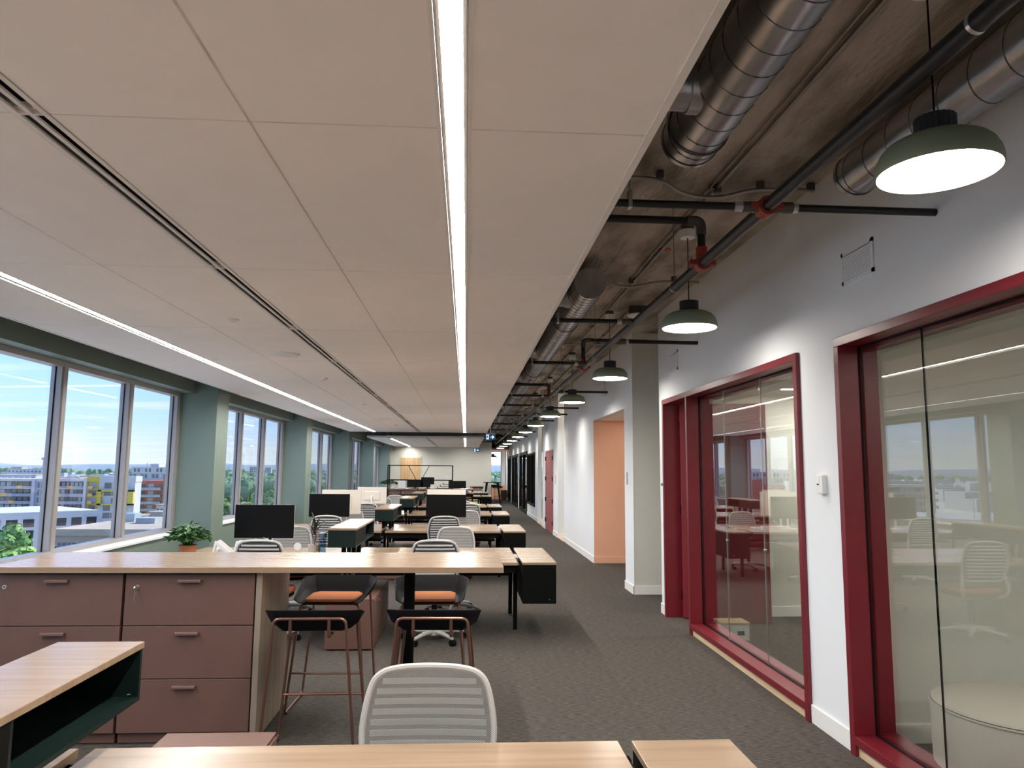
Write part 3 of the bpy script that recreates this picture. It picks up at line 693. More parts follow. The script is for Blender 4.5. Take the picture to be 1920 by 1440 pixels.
def bar_counter(y, which, x0=-2.80, xr=.24):
    lateral_file(x0, y+.065, .757, 'mauve brown three drawer file under the %s counter, with a bare lock'%which, False)
    lateral_file(x0+.768, y+.065, .767, 'mauve brown three drawer file under the %s counter, with keys in its lock'%which, True)
    t = thing('bar_counter', '%s maple bar counter on grey oak end panel and black post'%('near' if which=='near' else 'far'), 'counter', (0,y,0))
    bx(x0-.01,0,.995,xr,.81,1.030).build('counter_top', wood_m, t, bevel=.0025)
    bx(-1.258,.05,.012,-1.222,.76,.995).build('end_panel', woodv_m, t, bevel=.002)
    for yy in (.10,.70): MB().cyl((-1.24,yy,0),(-1.24,yy,.014),.014,12).build('levelling_foot', steel_m, t)
    MB().cyl((-.36,.40,.02),(-.36,.40,.995),.036,24).build('post', gdark_m, t, smooth=True)
    MB().lathe([(.001,.0),(.29,.0),(.29,.006),(.27,.012),(.05,.022),(.036,.03)],36,(-.36,.40,0)).build('post_base', gdark_m, t, smooth=True)
    bx(-.56,.16,.975,-.16,.64,.995).build('mount_plate', gdark_m, t)
    bx(x0,.70,.02,-1.265,.72,.99).build('back_panel', woodv_m, t)
bar_counter(4.59,'near'); bar_counter(23.3,'far')

# bar stools
def bar_stool():
    t = thing('bar_stool', 'black bar stool with copper legs', 'stool')
    basep = [(-.195,.205,.715),(-.20,-.10,.715),(-.165,-.175,.715),(.165,-.175,.715),(.20,-.10,.715),(.195,.205,.715)]
    mid   = [(-.225,.215,.735),(-.245,-.13,.755),(-.19,-.225,.76),(.19,-.225,.76),(.245,-.13,.755),(.225,.215,.735)]
    rim   = [(-.235,.22,.748),(-.272,-.17,.828),(-.205,-.262,.842),(.205,-.262,.842),(.272,-.17,.828),(.235,.22,.748)]
    m = MB(); m.v = basep+mid+rim
    for k in range(5): m.f += [(k,k+1,k+7,k+6),(k+6,k+7,k+13,k+12)]
    m.f.append((0,5,4,3,2,1))
    o = m.build('shell', blackfab, t, smooth=True); solidify(o,.007,1); add_bevel(o,.008,2)
    c = MB().prism([(-.150,.195),(-.172,.17),(-.178,-.09),(-.145,-.155),(.145,-.155),(.178,-.09),(.172,.17),(.150,.195)],'z',.722,.742)
    c.build('cushion', orange_m, t, smooth=True, bevel=.009)
    fr = rounded([(-.165,.12,.700),(-.195,.175,.700),(-.262,.225,.010),(-.262,-.235,.010),(-.195,-.275,.800),(.195,-.275,.800),(.262,-.235,.010),(.262,.225,.010),(.195,.175,.700),(.165,.12,.700)],.035,6)
    MB().tube(fr,.0085,10).build('leg_frame', copper_m, t, smooth=True)
    MB().tube([(-.165,.12,.700),(.165,.12,.700)],.008,8).build('seat_rail', copper_m, t, smooth=True)
    MB().tube([(-.236,.206,.265),(.236,.206,.265)],.0075,8).build('footrest', copper_m, t, smooth=True)
    for s in (-1,1):
        MB().tube(rounded([(s*.105,-.275,.797),(s*.105,-.272,.700),(s*.105,-.16,.700)],.03,5),.0095,8).build('shell_hook', copper_m, t, smooth=True)
        for yy in (-.20,.19): MB().cyl((s*.262,yy,0),(s*.262,yy,.012),.011,8).build('glide', black_m, t)
    return t
st0 = bar_stool()
STOOLS = [(-.845,4.49,0,'black shell bar stool with copper legs beside the oak end panel, back outward'),
          (-.165,4.49,R(-2),'black shell bar stool, back outward, at the open end of the near counter'),
          (-.905,5.36,R(178),'bar stool with orange seat pad facing the drawers, nearer the oak end panel'),
          (-.235,5.36,R(181),'bar stool with orange seat pad facing the drawers, behind the black counter post')]
for i,(x,y,a,l) in enumerate(STOOLS):
    o = st0 if i==0 else copy_tree(st0); o.location=(x,y,0); o.rotation_euler=(0,0,a); o['label']=l
for x,l in ((-.7,'bar stool tucked under the far counter beside its end panel'),(0,'bar stool tucked under the open end of the far counter')):
    o = copy_tree(st0); o.location=(x,24.25,0); o.rotation_euler=(0,0,R(180)); o['label']=l

# desks in rows
XG = -1.185                       # gap between the window-side and the aisle-side desk
def desk(x0, x1, y0, label, d=1.37):
    t = thing('bench_desk', label, 'desk', (x0,y0,0)); w = x1-x0; h = d/2
    for a,b in ((0,h-.012),(h+.012,d)): bx(0,a,.707,w,b,.735).build('worktop', wood_m, t, bevel=.002)
    bx(.02,h-.014,.70,w-.02,h+.014,.712).build('cable_slot', gdark_m, t)
    for k in (.28,.5,.72):
        bx(w*k-.07,h-.028,.7345,w*k+.07,h-.012,.7362).build('power_flap', gdark_m, t)
    bx(.06,h-.20,.545,w-.06,h+.20,.56).build('cable_tray', gdark_m, t)
    for yy in (.05,d-.09): bx(.02,yy,.63,w-.02,yy+.04,.707).build('beam', gdark_m, t)
    for s in (-.012,w-.014):
        for yy in (.44,1.28): bx(s,yy,0.012,s+.026 if s<0 else s+(.040 if x1>0 else .034),yy+.040,.706).build('leg', gdark_m, t); 
        bx(s,.06,.655,s+(.026 if s<0 else .036),d-.06,.706).build('end_rail', gdark_m, t)
    for s in (-.006,w+.006):
        for yy in (.46,1.30): MB().cyl((s,yy,0),(s,yy,.012),.015,10).build('glide', steel_m, t)
    # bright cable cover closing the slot at the aisle end
    bx(w+.002,h-.16,.69,w+(.040 if x1>0 else .030),h+.16,.722).build('cable_cover', steel_m, t)
def trunk(x0, x1, y0, y1, label):
    t = thing('storage_box', label, 'storage box', (x0,y0,0)); w = x1-x0; d = y1-y0
    bx(0,0,.712,w,d,.735).build('top', wood_m, t, bevel=.002)
    bx(.004,.004,.345,.02,d-.004,.712).build('side_panel', gdark_m, t); bx(w-.02,.004,.345,w-.004,d-.004,.712).build('side_panel', gdark_m, t)
    bx(.02,.004,.345,w-.02,.02,.712).build('end_panel', gdark_m, t); bx(.02,d-.02,.345,w-.02,d-.004,.712).build('end_panel', gdark_m, t)
    bx(.02,.02,.345,w-.02,d-.02,.362).build('bottom_panel', gdark_m, t)
    MB().cyl((w-.07,.0045,.385),(w-.07,.001,.385),.006,10).build('screw', steel_m, t)
    for yy in (.40,1.05):
        if yy < d-.1: bx(-.016,yy,.60,.004,yy+.06,.70).build('mount_bracket', gdark_m, t)
def hutch(y0, y1, label, open_side=True, x0=-1.315, x1=-1.04):
    t = thing('desk_hutch', label, 'storage box', (x0,y0,0)); w = x1-x0; d = y1-y0; zb, zt = .873, 1.055
    bx(0,0,zt-.020,w,d,zt).build('top', wood_m, t, bevel=.002)
    bx(.004,.004,zb,w-.004,d-.004,zb+.014).build('bottom_panel', dgreen_m, t)
    for a in (.004,d-.018): bx(.004,a,zb+.014,w-.004,a+.014,zt-.020).build('end_panel', dgreen_m, t)
    bx(.004,.018,zb+.014,.018,d-.018,zt-.020).build('back_panel', dgreen_m, t)
    bx(.018,d*.5-.007,zb+.014,w-.006,d*.5+.007,zt-.020).build('divider', dgreen_m, t)
    bx(w-.018,.018,zb+.014,w-.004,d*.5-.007,zt-.020).build('sliding_front', gdark_m, t)
    MB().cyl((w-.02,d-.05,zb+.03),(w-.02,d-.05,zb+.03+.001),.006,8).build('screw', steel_m, t)
    for px_ in (.072,.174):
        for yy in (.55,.90): bx(px_-.021,yy-.021,.735,px_+.021,yy+.021,zb).build('post', gdark_m, t)
def bench_box(x0,x1,y0,y1,label,fronts=True):
    t = thing('storage_bench', label, 'storage box', (x0,y0,0)); w=x1-x0; d=y1-y0
    bx(0,0,.012,w,d,.44).build('body', brown_m, t, bevel=.003)
    bx(-.002,-.002,.44,w+.002,d+.002,.452).build('lid', brown_m, t, bevel=.002); bx(.03,.03,0,w-.03,d-.03,.012).build('plinth', black_m, t)
    for i in range(2):
        dr_ = bx(w,i*d/2+.004,.02,w+.008,(i+1)*d/2-.004,.435).build('drawer_front', brown_m, t, bevel=.002)
        bx(w+.008,i*d/2+d/4-.06,.39,w+.022,i*d/2+d/4+.06,.398).build('handle', brown_m, dr_)
ROWS = [(1.15,'drawer-front'),(7.23,'first'),(10.88,'second'),(14.88,'third'),(18.20,'fourth'),(25.3,'fifth'),(29.2,'sixth')]
def rowname(i): return 'foreground desk row' if i==0 else '%s desk row behind the counter'%ROWS[i][1]
for i,(y,nm) in enumerate(ROWS):
    rn = rowname(i)
    desk(XG+.025, .515, y, 'pale maple bench desk, aisle side of the %s'%rn)
    if i < 6: desk(-2.90, XG-.025, y, 'pale maple bench desk, window side of the %s'%rn)
    trunk(.560, .892, y, y+1.37, 'black hanging storage box at aisle end of %s'%rn)
    if i < 5: hutch(y+.01, y+1.40, 'dark green raised hutch between the desks of %s'%rn)
bench_box(-1.30,-.83,2.55,3.49,'low brown storage bench beside the chair at the foreground desk')
bench_box(-1.245,-.815,6.89,8.10,'low brown storage bench under the first desk row behind the bar stools')
bench_box(-1.30,-.83,11.2,12.6,'low brown storage bench under the second desk row')
bench_box(-1.30,-.83,15.2,16.5,'low brown storage bench under the third desk row')
bench_box(-.76,-.34,11.6,12.2,'small brown storage box behind the desk leg of the second desk row')

# task chairs
def task_chair():
    t = thing('task_chair', 'grey task chair', 'chair')
    b = MB(); b.lathe([(.001,.055),(.05,.055),(.045,.11),(.03,.12),(.001,.12)],16)
    b.build('hub', chair_m, t, smooth=True)
    for k in range(5):
        a = R(90+72*k); c, s = math.cos(a), math.sin(a)
        MB().tube([(.03*c,.03*s,.088),(.16*c,.16*s,.085),(.30*c,.30*s,.066)],[.024,.020,.014],8).build('base_leg', chair_m, t, smooth=True)
        w = MB()
        w.cyl((.30*c-.024*s,.30*s+.024*c,.028),(.30*c+.024*s,.30*s-.024*c,.028),.028,14)
        w.build('caster', black_m, t, smooth=True)
    MB().cyl((0,0,.11),(0,0,.40),.026,14).build('gas_column', black_m, t, smooth=True)
    pr = []
    for k in range(32):
        a = 2*math.pi*k/32; c, s = math.cos(a), math.sin(a); e = .55
        pr.append((.235*math.copysign(abs(c)**e,c), .02+.235*math.copysign(abs(s)**e,s)))
    MB().prism([(x*.96,y*.96+.001) for x,y in pr],'z',.385,.415).build('seat_pan', black_m, t, smooth=True, bevel=.008)
    MB().prism(pr,'z',.415,.470).build('seat', orangeseat_m, t, smooth=True, bevel=.020)
    # backrest: bowed, leaning, wider in the middle
    def yb(x, z): q=(z-.52)/.40; return -.205-.085*q-.02*math.sin(math.pi*min(max(q,0),1))+.30*x*x
    out = [(-.185,.555),(-.215,.64),(-.226,.74),(-.205,.86),(-.17,.912),(-.10,.930),(0,.934)]
    loop = out+[(-x,z) for x,z in reversed(out[:-1])]
    # bottom closes the loop
    lp = rounded([(0,0,0)]+[(x,0,z) for x,z in loop]+[(0,0,0)],.0)[0:0]
    pts = [Vector((x,yb(x,z),z)) for x,z in loop]
    fine = []
    for k in range(len(pts)-1):
        p0,p1,p2,p3 = pts[max(k-1,0)],pts[k],pts[k+1],pts[min(k+2,len(pts)-1)]
        for j in range(4):
            u=j/4; fine.append(.5*((2*p1)+(p2-p0)*u+(2*p0-5*p1+4*p2-p3)*u*u+(3*p1-p0-3*p2+p3)*u**3))
    fine.append(pts[-1])
    bk = MB().tube(fine+[Vector((.10,yb(.1,.545),.545)),Vector((-.10,yb(.1,.545),.545))],.0115,8,closed=True).build('backrest', chair_m, t, smooth=True)
    def halfw(z):
        for (x0,z0),(x1,z1) in zip(out,out[1:]):
            if z0<=z<=z1: return -(x0+(x1-x0)*(z-z0)/max(z1-z0,1e-6))
        return .10
    zz = [.56+.368*k/14 for k in range(15)]
    def sheet(off, inset): 
        def fn(u,v):
            z = .56+.368*v; x = (2*u-1)*(halfw(z)-inset); return (x, yb(x,z)+off, z)
        return MB().grid(fn,12,16)
    sheet(.009,.002).build('knit_mesh', mesh_m, bk, smooth=True)
    sheet(.004,.004).build('gap_shade_sheet', seatf_m, bk, smooth=True)  # dark sheet added so the gaps between slats read as shaded
    for k in range(10):
        z = .590+.033*k; h = halfw(z)-.024
        s = MB()
        def fn(u,v, z=z, h=h): x=(2*u-1)*h; return (x, yb(x,z)-.010-.005*math.sin(math.pi*v), z-.0095+.019*v)
        def fn2(u,v, z=z, h=h): x=(2*u-1)*h; return (x, yb(x,z)+.0065, z-.0095+.019*v)
        s.grid(fn,10,2); s.grid(fn2,10,2); n = 33
        for q in range(10):
            for e in (0,2): s.f.append((q*3+e,(q+1)*3+e,n+(q+1)*3+e,n+q*3+e))
        s.build('slat', slat_m, bk, smooth=True)
    for sg in (-1,1):
        MB().tube(rounded([(sg*.13,-.10,.375),(sg*.20,-.20,.385),(sg*.238,-.245,.47),(sg*.212,-.215,.62)],.10,6),[.016]*10+[.014]*4 if False else .015,8).build('back_support', chair_m, t, smooth=True)
    MB().tube([(-.20,-.20,.50),(.20,-.20,.50)],.017,8).build('lumbar_bar', seatf_m, t, smooth=True)
    bx(-.09,-.13,.355,.09,.09,.388).build('tilt_mechanism', chair_m, t, bevel=.01)
    return t
tc0 = task_chair(); first = [True]
def chair(x, y, deg, label, dz=0):
    o = tc0 if first[0] else copy_tree(tc0); first[0] = False
    o.location = (x,y,0); o.rotation_euler = (0,0,R(deg)); o['label'] = label
    if dz:
        for c in o.children:
            if not c.name.startswith(('base_leg','caster','hub')): c.location.z += dz
    return o
chair(-.125, 2.40, 178, 'grey knit back task chair pushed in at the foreground aisle desk')
chair(-1.95, 2.55, 186, 'grey knit back task chair at the foreground window side desk')
chair(-.20, .62, 4, 'grey slat back task chair on the camera side of the foreground aisle desk'); chair(-2.1, .60, -6, 'grey slat back task chair on the camera side of the foreground window desk')
CH = [  # x, y, turn, row, side
 (-.285,7.28,2,1,'a','near'),(-.13,8.72,176,1,'a','far'),(-1.86,7.24,-3,1,'w','near'),(-2.02,8.72,186,1,'w','far'),
 (-.335,10.84,8,2,'a','near'),(.02,12.36,180,2,'a','far'),(-1.93,10.86,-2,2,'w','near'),(-1.92,12.4,184,2,'w','far'),
 (.02,14.72,10,3,'a','near'),(-.10,16.3,178,3,'a','far'),(-1.90,14.66,0,3,'w','near'),(-2.0,16.4,180,3,'w','far'),
 (-.30,18.1,0,4,'a','near'),(-2.0,18.1,4,4,'w','near'),(-1.9,19.7,176,4,'w','far'),
 (-.1,25.2,0,5,'a','near'),(-1.9,25.2,5,5,'w','near')]
for x,y,a,i,sd,nf in CH:
    chair(x,y,a,'grey %s back task chair, %s side of the %s, %s desk'%('slat' if nf=='near' else 'knit','counter' if nf=='near' else 'far-wall',rowname(i).replace(' behind the counter',''),'aisle' if sd=='a' else 'window'), .03 if nf=='near' and i<4 else 0)

# ------------------------------------------------------------------ monitors and things on the desks
def monitor():
    t = thing('monitor', 'flat monitor', 'monitor')
    bx(-.305,-.006,.165,.305,.012,.508).build('back_shell', monw_m, t, bevel=.004)
    bx(-.16,.012,.24,.16,.030,.42).build('back_box', monw_m, t, bevel=.006)
    f = bx(-.305,-.012,.165,.305,-.006,.508).build('bezel', black_m, t); bx(-.299,-.0135,.176,.299,-.012,.502).build('screen', screen_m, f)
    bx(-.012,-.0135,.168,.012,-.012,.172).build('badge', steel_m, f)
    MB().tube(rounded([(0,.032,.33),(0,.075,.30),(0,.075,.02)],.04,5),.017,12).build('neck', white_m, t, smooth=True)
    MB().prism([(-.11,-.04),(.11,-.04),(.12,.14),(-.12,.14)],'z',0,.012).build('stand_base', white_m, t, bevel=.003)
    MB().tube(rounded([(-.09,.02,.17),(-.09,.03,.08),(-.03,.12,.012)],.03,4),.003,6).build('cable', white_m, t, smooth=True)
    return t
mo0 = monitor(); mf = [True]
def mon(x,y,deg,label,zs=1):
    o = mo0 if mf[0] else copy_tree(mo0); mf[0]=False
    o.location=(x,y,.7352); o.rotation_euler=(0,0,R(deg)); o['label']=label; o.scale=(1,1,zs)
mon(-2.09,7.92,-1,'black monitor screen on the window desk of the first desk row')
mon(-2.06,11.42,-1,'black monitor screen on the window desk of the second desk row')
mon(-1.96,11.88,180,'cream backed monitor standing behind the black screen of the second window desk',1.1)
mon(-1.98,15.85,181,'cream backed monitor turned away on the window desk of the third desk row')
mon(-.295,11.42,0,'black monitor screen on the aisle desk of the second desk row')
mon(-.305,11.85,180,'cream backed monitor behind the black screen of the second aisle desk',1.13)
mon(-.30,25.9,0,'black monitor screen on the aisle desk of the fifth desk row')
mon(-2.1,2.0,180,'cream backed monitor on the window desk of the foreground row')
mon(-2.05,25.8,180,'cream backed monitor on the window desk of the fifth desk row')

def potted_plant(p, label, pot_m, pr, ph, leafm, n, spread, height, leaf=.05, seed=1, droop=.5, name='potted_plant'):
    rnd = random.Random(seed); t = thing(name, label, 'plant', p)
    MB().lathe([(.001,0),(pr*.72,0),(pr*.95,ph*.9),(pr,ph*.9),(pr,ph),(pr*.86,ph),(pr*.84,ph*.86),(.001,ph*.86)],24).build('pot', pot_m, t, smooth=True)
    MB().lathe([(.001,ph*.865),(pr*.83,ph*.865)],20).build('soil', seatf_m, t)
    fo = MB(); stm = MB()
    for i in range(n):
        a = rnd.uniform(0,2*math.pi); rr = spread*math.sqrt(rnd.random()); top = Vector((rr*math.cos(a), rr*math.sin(a), ph+height*(1-droop*(rr/spread)**2)*rnd.uniform(.55,1)))
        if i%4==0: stm.tube([(rr*.1*math.cos(a),rr*.1*math.sin(a),ph*.86), tuple(top*.55+Vector((0,0,ph*.5))), tuple(top)],.0022,4)
        d = Vector((math.cos(a+rnd.uniform(-.9,.9)), math.sin(a+rnd.uniform(-.9,.9)), rnd.uniform(-.5,.35))).normalized()
        s = d.cross(Vector((0,0,1))).normalized(); l = leaf*rnd.uniform(.7,1.25); u = s.cross(d)
        q = [top, top+d*l*.35+s*l*.32+u*l*.06, top+d*l*.75+s*l*.22, top+d*l*1.1-u*l*.12, top+d*l*.75-s*l*.22, top+d*l*.35-s*l*.32+u*l*.06]
        b = len(fo.v); fo.v += [tuple(v) for v in q]; fo.f += [(b,b+1,b+2),(b,b+2,b+3),(b,b+3,b+4),(b,b+4,b+5)]
    o = fo.build('foliage', leafm, t, smooth=True); o['kind'] = 'stuff'
    stm.build('stems', leafm, t)
    return t
potted_plant((-2.67,7.40,.7352),'bushy green plant in a terracotta pot on the first window desk', terra_m, .085,.145, leaf_m, 420,.17,.20,.06,3,.55)
# spiky dark plant in a speckled pot
def spiky(p, label, potm, pr, ph, n, L, seed):
    rnd = random.Random(seed); t = thing('spiky_plant', label, 'plant', p)
    MB().lathe([(.001,0),(pr*.8,0),(pr,ph),(pr*.88,ph),(pr*.85,ph*.9),(.001,ph*.9)],24).build('pot', potm, t, smooth=True)
    MB().tube([(0,0,ph*.9),(.008,0,ph+.08),(0,.004,ph+.17)],.008,6).build('trunk', mat('woody_stem',(.16,.09,.05),.8), t, smooth=True)
    for i in range(n):
        a = 2*math.pi*i/n+rnd.uniform(-.3,.3); el = rnd.uniform(.45,1.35); l = L*rnd.uniform(.7,1.1)
        d = Vector((math.cos(a)*math.cos(el), math.sin(a)*math.cos(el), math.sin(el))); s = Vector((-math.sin(a),math.cos(a),0)); b0 = Vector((0,0,ph+.09+.08*rnd.random()))
        m = MB()
        def fn(u,v,d=d,s=s,b0=b0,l=l): 
            q=b0+d*(l*u)+Vector((0,0,-.40*l*u*u+.002*(1-abs(2*v-1)))); return q+s*((2*v-1)*.0125*(1-u*.97)**.6)
        m.grid(fn,5,2); m.build('leaf', dryleaf_m, t)
spiky((-1.47,7.42,.7352),'spiky dark dracaena in a speckled pot beside the hutch', cer_m, .06,.15, 22,.26, 5)
t = thing('glass_bottle','tall blue glass bottle beside the spiky plant','bottle',(-1.385,7.36,.7352))
MB().lathe([(.001,.002),(.034,.002),(.036,.02),(.036,.19),(.030,.205),(.030,.215),(.038,.222),(.038,.26),(.034,.26)],24).build('body', blueglass, t, smooth=True)
MB().lathe([(.039,.222),(.041,.23),(.041,.262),(.036,.268),(.001,.268)],24).build('cap', mat('slate_cap',(.10,.14,.18),.35), t, smooth=True)
t = thing('small_vase','small ochre ceramic vase with dry twigs beside the blue bottle','vase',(-1.425,7.30,.7352))
MB().lathe([(.001,0),(.024,0),(.036,.03),(.034,.06),(.014,.085),(.016,.10),(.012,.10),(.010,.085)],20).build('body', yel_m, t, smooth=True)
for k in range(4): MB().tube([(0,0,.08),(.01*math.cos(k*1.6),.01*math.sin(k*1.6),.15),(.045*math.cos(k*1.6),.045*math.sin(k*1.6),.24+.03*k)],.002,5).build('twig', mat('dry_twig',(.25,.15,.09),.8) if k==0 else MATS['dry_twig'], t)
t = thing('round_mirror','small round white mirror on a thin stand on the first window desk','mirror',(-1.62,7.36,.7352))
MB().lathe([(.001,0),(.04,0),(.04,.006),(.001,.008)],20).build('foot', white_m, t); MB().cyl((0,0,.006),(0,0,.10),.003,6).build('stem', steel_m, t)
MB().tube([(0,-.004,.135),(0,.004,.135)],.036,24).build('disc', white_m, t)
for k,(x,lab) in enumerate(((-2.44,'white wedge laptop riser nearer the potted plant'),(-2.24,'white wedge laptop riser nearer the black monitor'))):
    t = thing('laptop_riser', lab, 'stand', (x,7.35,.7352))
    for s_ in (-.0,.10):
        m = MB(); m.prism([(0,0),(.02,0),(.05,.15),(.25,0),(.29,0),(.06,.185),(.035,.185)],'y',s_,s_+.014); m.build('side_wing', white_m, t, bevel=.002)
    bx(.05,0.014,.10,.07,.10,.115).build('cross_bar', white_m, t)
t = thing('paper_sheets','loose white paper sheets on the first window desk','paper',(-2.02,7.55,.7352))
bx(-.10,-.14,0,.11,.15,.004).build('top_sheet', white_m, t); bx(-.16,-.10,0,.05,.18,.002).build('under_sheet', white_m, t)
# small white items on the other desks
def cup(p, label, m=None):
    t = thing('cup', label, 'cup', p); MB().lathe([(.001,0),(.03,0),(.04,.09),(.037,.09),(.028,.006),(.001,.006)],20).build('body', m or white_m, t, smooth=True)
    MB().tube(rounded([(.037,0,.07),(.062,0,.065),(.062,0,.03),(.034,0,.025)],.02,4),.004,6).build('handle', m or white_m, t, smooth=True)
cup((-1.46,11.3,.7352),'white mug on the second window desk near the hutch'); cup((-1.40,15.2,.7352),'white mug on the third window desk near the hutch')
t = thing('cable_box','small white power box in the gap at the aisle end of the second row','box',(.538,11.62,.723)); bx(-.018,-.1,0,.018,.1,.03).build('body', white_m, t, bevel=.005); bx(-.006,-.06,.03,.006,.06,.032).build('socket_strip', black_m, t)
# folded olive jacket on the fourth aisle desk
t = thing('folded_jacket','olive yellow folded jacket on the fourth aisle desk','jacket',(-.02,19.2,.7352))
def jk(u,v):
    x=(2*u-1)*.42; y=(2*v-1)*.26; e=max(0,1-(abs(2*u-1)**3))*max(0,1-(abs(2*v-1)**3)); return (x,y,.001+e*(.055+.012*math.sin(9*u+5*v)+.01*math.sin(14*v-6*u)))
MB().grid(jk,24,16).build('body', mat('olive_fabric',(.42,.34,.13),.9), t, smooth=True)
bx(-.12,-.30,0,.14,-.20,.02).build('sleeve', MATS['olive_fabric'], t, bevel=.01)

# ------------------------------------------------------------------ far end of the office
# black open shelf frame
t = thing('shelf_frame','open black steel shelf frame with V braces before the far counter','shelf',(0,21.7,0))
xa, xb = pix(727.5,880,Y=21.7).x, pix(848.5,880,Y=21.7).x; zt = pix(790,872,Y=21.7).z; zm = pix(790,899.5,Y=21.7).z; zb_ = pix(790,928,Y=21.7).z
for x in (xa,xb):
    for yy in (0,.42): bx(x-.014,yy-.014,0,x+.014,yy+.014,zt).build('post', black_m, t)
for z in (zt,zm,zb_,.12):
    for yy in (0,.42): bx(xa+.014,yy-.012,z-.024,xb-.014,yy+.012,z).build('rail', black_m, t)
    for x in (xa,xb): bx(x-.012,.014,z-.024,x+.012,.406,z).build('side_rail', black_m, t)
xm = (xa+xb)/2
for x0,x1 in ((xm-.34,xm-.12),(xm+.26,xm+.04)): MB().tube([(x0,0,zt-.02),(x1,0,zm)],.009,6).build('brace', black_m, t)
MB().tube([(xm-.12,0,zm-.02),(xm-.02,0,zb_)],.009,6).build('brace', black_m, t)
# things on the far counter
potted_plant((-2.45,23.7,1.0302),'trailing green plant on the far counter', white_m, .10,.12, leaf_m, 160,.24,.16,.09,8,.8)
for k,(x,h,w,lab) in enumerate(((-2.28,.15,.09,'white canister on the far counter beside the trailing plant'),(-2.02,.24,.24,'white square box on the far counter'),(-1.05,.13,.14,'pale grey tin on the far counter'))):
    t = thing('storage_tin',lab,'box',(x,23.65,1.0302)); bx(-w/2,-.06,0,w/2,.06,h*.86).build('body', white_m, t, bevel=.006); bx(-w/2-.002,-.062,h*.86,w/2+.002,.062,h).build('lid', base_m, t, bevel=.004)
def black_screen(x,w,h,lab):
    t = thing('counter_screen',lab,'monitor',(x,23.75,1.0302)); bx(-w/2,-.01,.03,w/2,.02,h).build('panel', screen_m, t, bevel=.003); bx(-w*.2,-.06,0,w*.2,.08,.01).build('foot', black_m, t); bx(-.03,.0,.01,.03,.02,.05).build('neck', black_m, t)
black_screen(-1.62,.50,.26,'low black screen on the far counter beside the white box'); black_screen(-1.22,.42,.35,'taller black screen on the far counter beside the wood door line')
t = thing('stepped_tray','dark stepped letter trays on the far counter','tray',(-.72,23.7,1.0302))
for k in range(3): bx(-.2+k*.09,-.1,k*.06,.25+k*.05,.12,k*.06+.014).build('tray', gdark_m, t); bx(-.2+k*.09,.10,k*.06+.014,-.18+k*.09,.12,k*.06+.06).build('tray_post', gdark_m, t)
# white task lamp shape on the far counter
t = thing('desk_lamp','white desk lamp on the far counter','lamp',(-.62,23.95,1.0302)); MB().lathe([(.001,0),(.08,0),(.08,.012),(.001,.015)],20).build('base', white_m, t)
MB().tube([(0,0,.01),(.06,0,.25),(-.02,0,.40)],.006,8).build('arm', white_m, t); MB().lathe([(.05,.36),(.02,.42),(.001,.43)],16,(-.02,0,0)).build('shade', white_m, t, smooth=True)
# red flower in a pot
t = thing('red_flower','red flowering plant in a pot on the fifth aisle desk','plant',(.20,25.7,.7352)); MB().lathe([(.001,0),(.05,0),(.065,.11),(.001,.11)],16).build('pot', mat('pink_pot',(.60,.25,.22),.6), t, smooth=True)
MB().tube([(0,0,.1),(.01,0,.24)],.006,6).build('stem', leaf_m, t)
for k in range(6): MB().lathe([(.001,-.02),(.03,0),(.001,.03)],8,(.05*math.cos(k*1.05),.05*math.sin(k*1.05),.25+.03*(k%3))).build('bloom', mat('red_petal',(.45,.03,.03),.6) if k==0 else MATS['red_petal'], t)
# high black table with A legs and its stools by the end windows
t = thing('high_table','black high table with splayed legs by the end windows','table',(1.28,35.9,0))
bx(-.42,-.35,1.02,.42,.35,1.05).build('top', black_m, t, bevel=.003)
for sx in (-1,1):
    for sy in (-1,1): MB().tube([(sx*.26,sy*.24,1.02),(sx*.40,sy*.32,0)],[.05,.022],8).build('leg', black_m, t)
for k,(x,y,lab) in enumerate(((.55,35.2,'dark bar stool before the high black table'),(1.62,38.3,'dark bar stool behind the high black table near the end windows'),(1.58,39.4,'dark bar stool behind the high black table near the greige wall'))):
    o = copy_tree(st0); o.location=(x,y,0); o.rotation_euler=(0,0,R(170+30*k)); o['label']=lab
# round cafe table
t = thing('round_table','black round cafe table on a single post near the far wall','table',(.30,33.2,0))
MB().lathe([(.001,.72),(.42,.72),(.42,.745),(.001,.745)],32).build('top', black_m, t, smooth=True); MB().cyl((0,0,.02),(0,0,.72),.035,12).build('post', black_m, t, smooth=True); MB().lathe([(.001,0),(.25,0),(.25,.012),(.001,.025)],24).build('base', black_m, t, smooth=True)
# woven basket by the end wall and low white bench
t = thing('wicker_basket','dark woven basket by the end windows','basket',(2.06,40.0,0)); MB().lathe([(.001,0),(.14,0),(.19,.25),(.17,.55),(.15,.55),(.17,.25),(.001,.02)],20).build('body', mat('wicker',(.10,.07,.05),.8,var=.5,vscale=(60,60,90)), t, smooth=True); MB().tube([(.17*math.cos(R(a)),.17*math.sin(R(a)),.55) for a in range(0,360,20)],.012,6,closed=True).build('rim', MATS['wicker'], t)

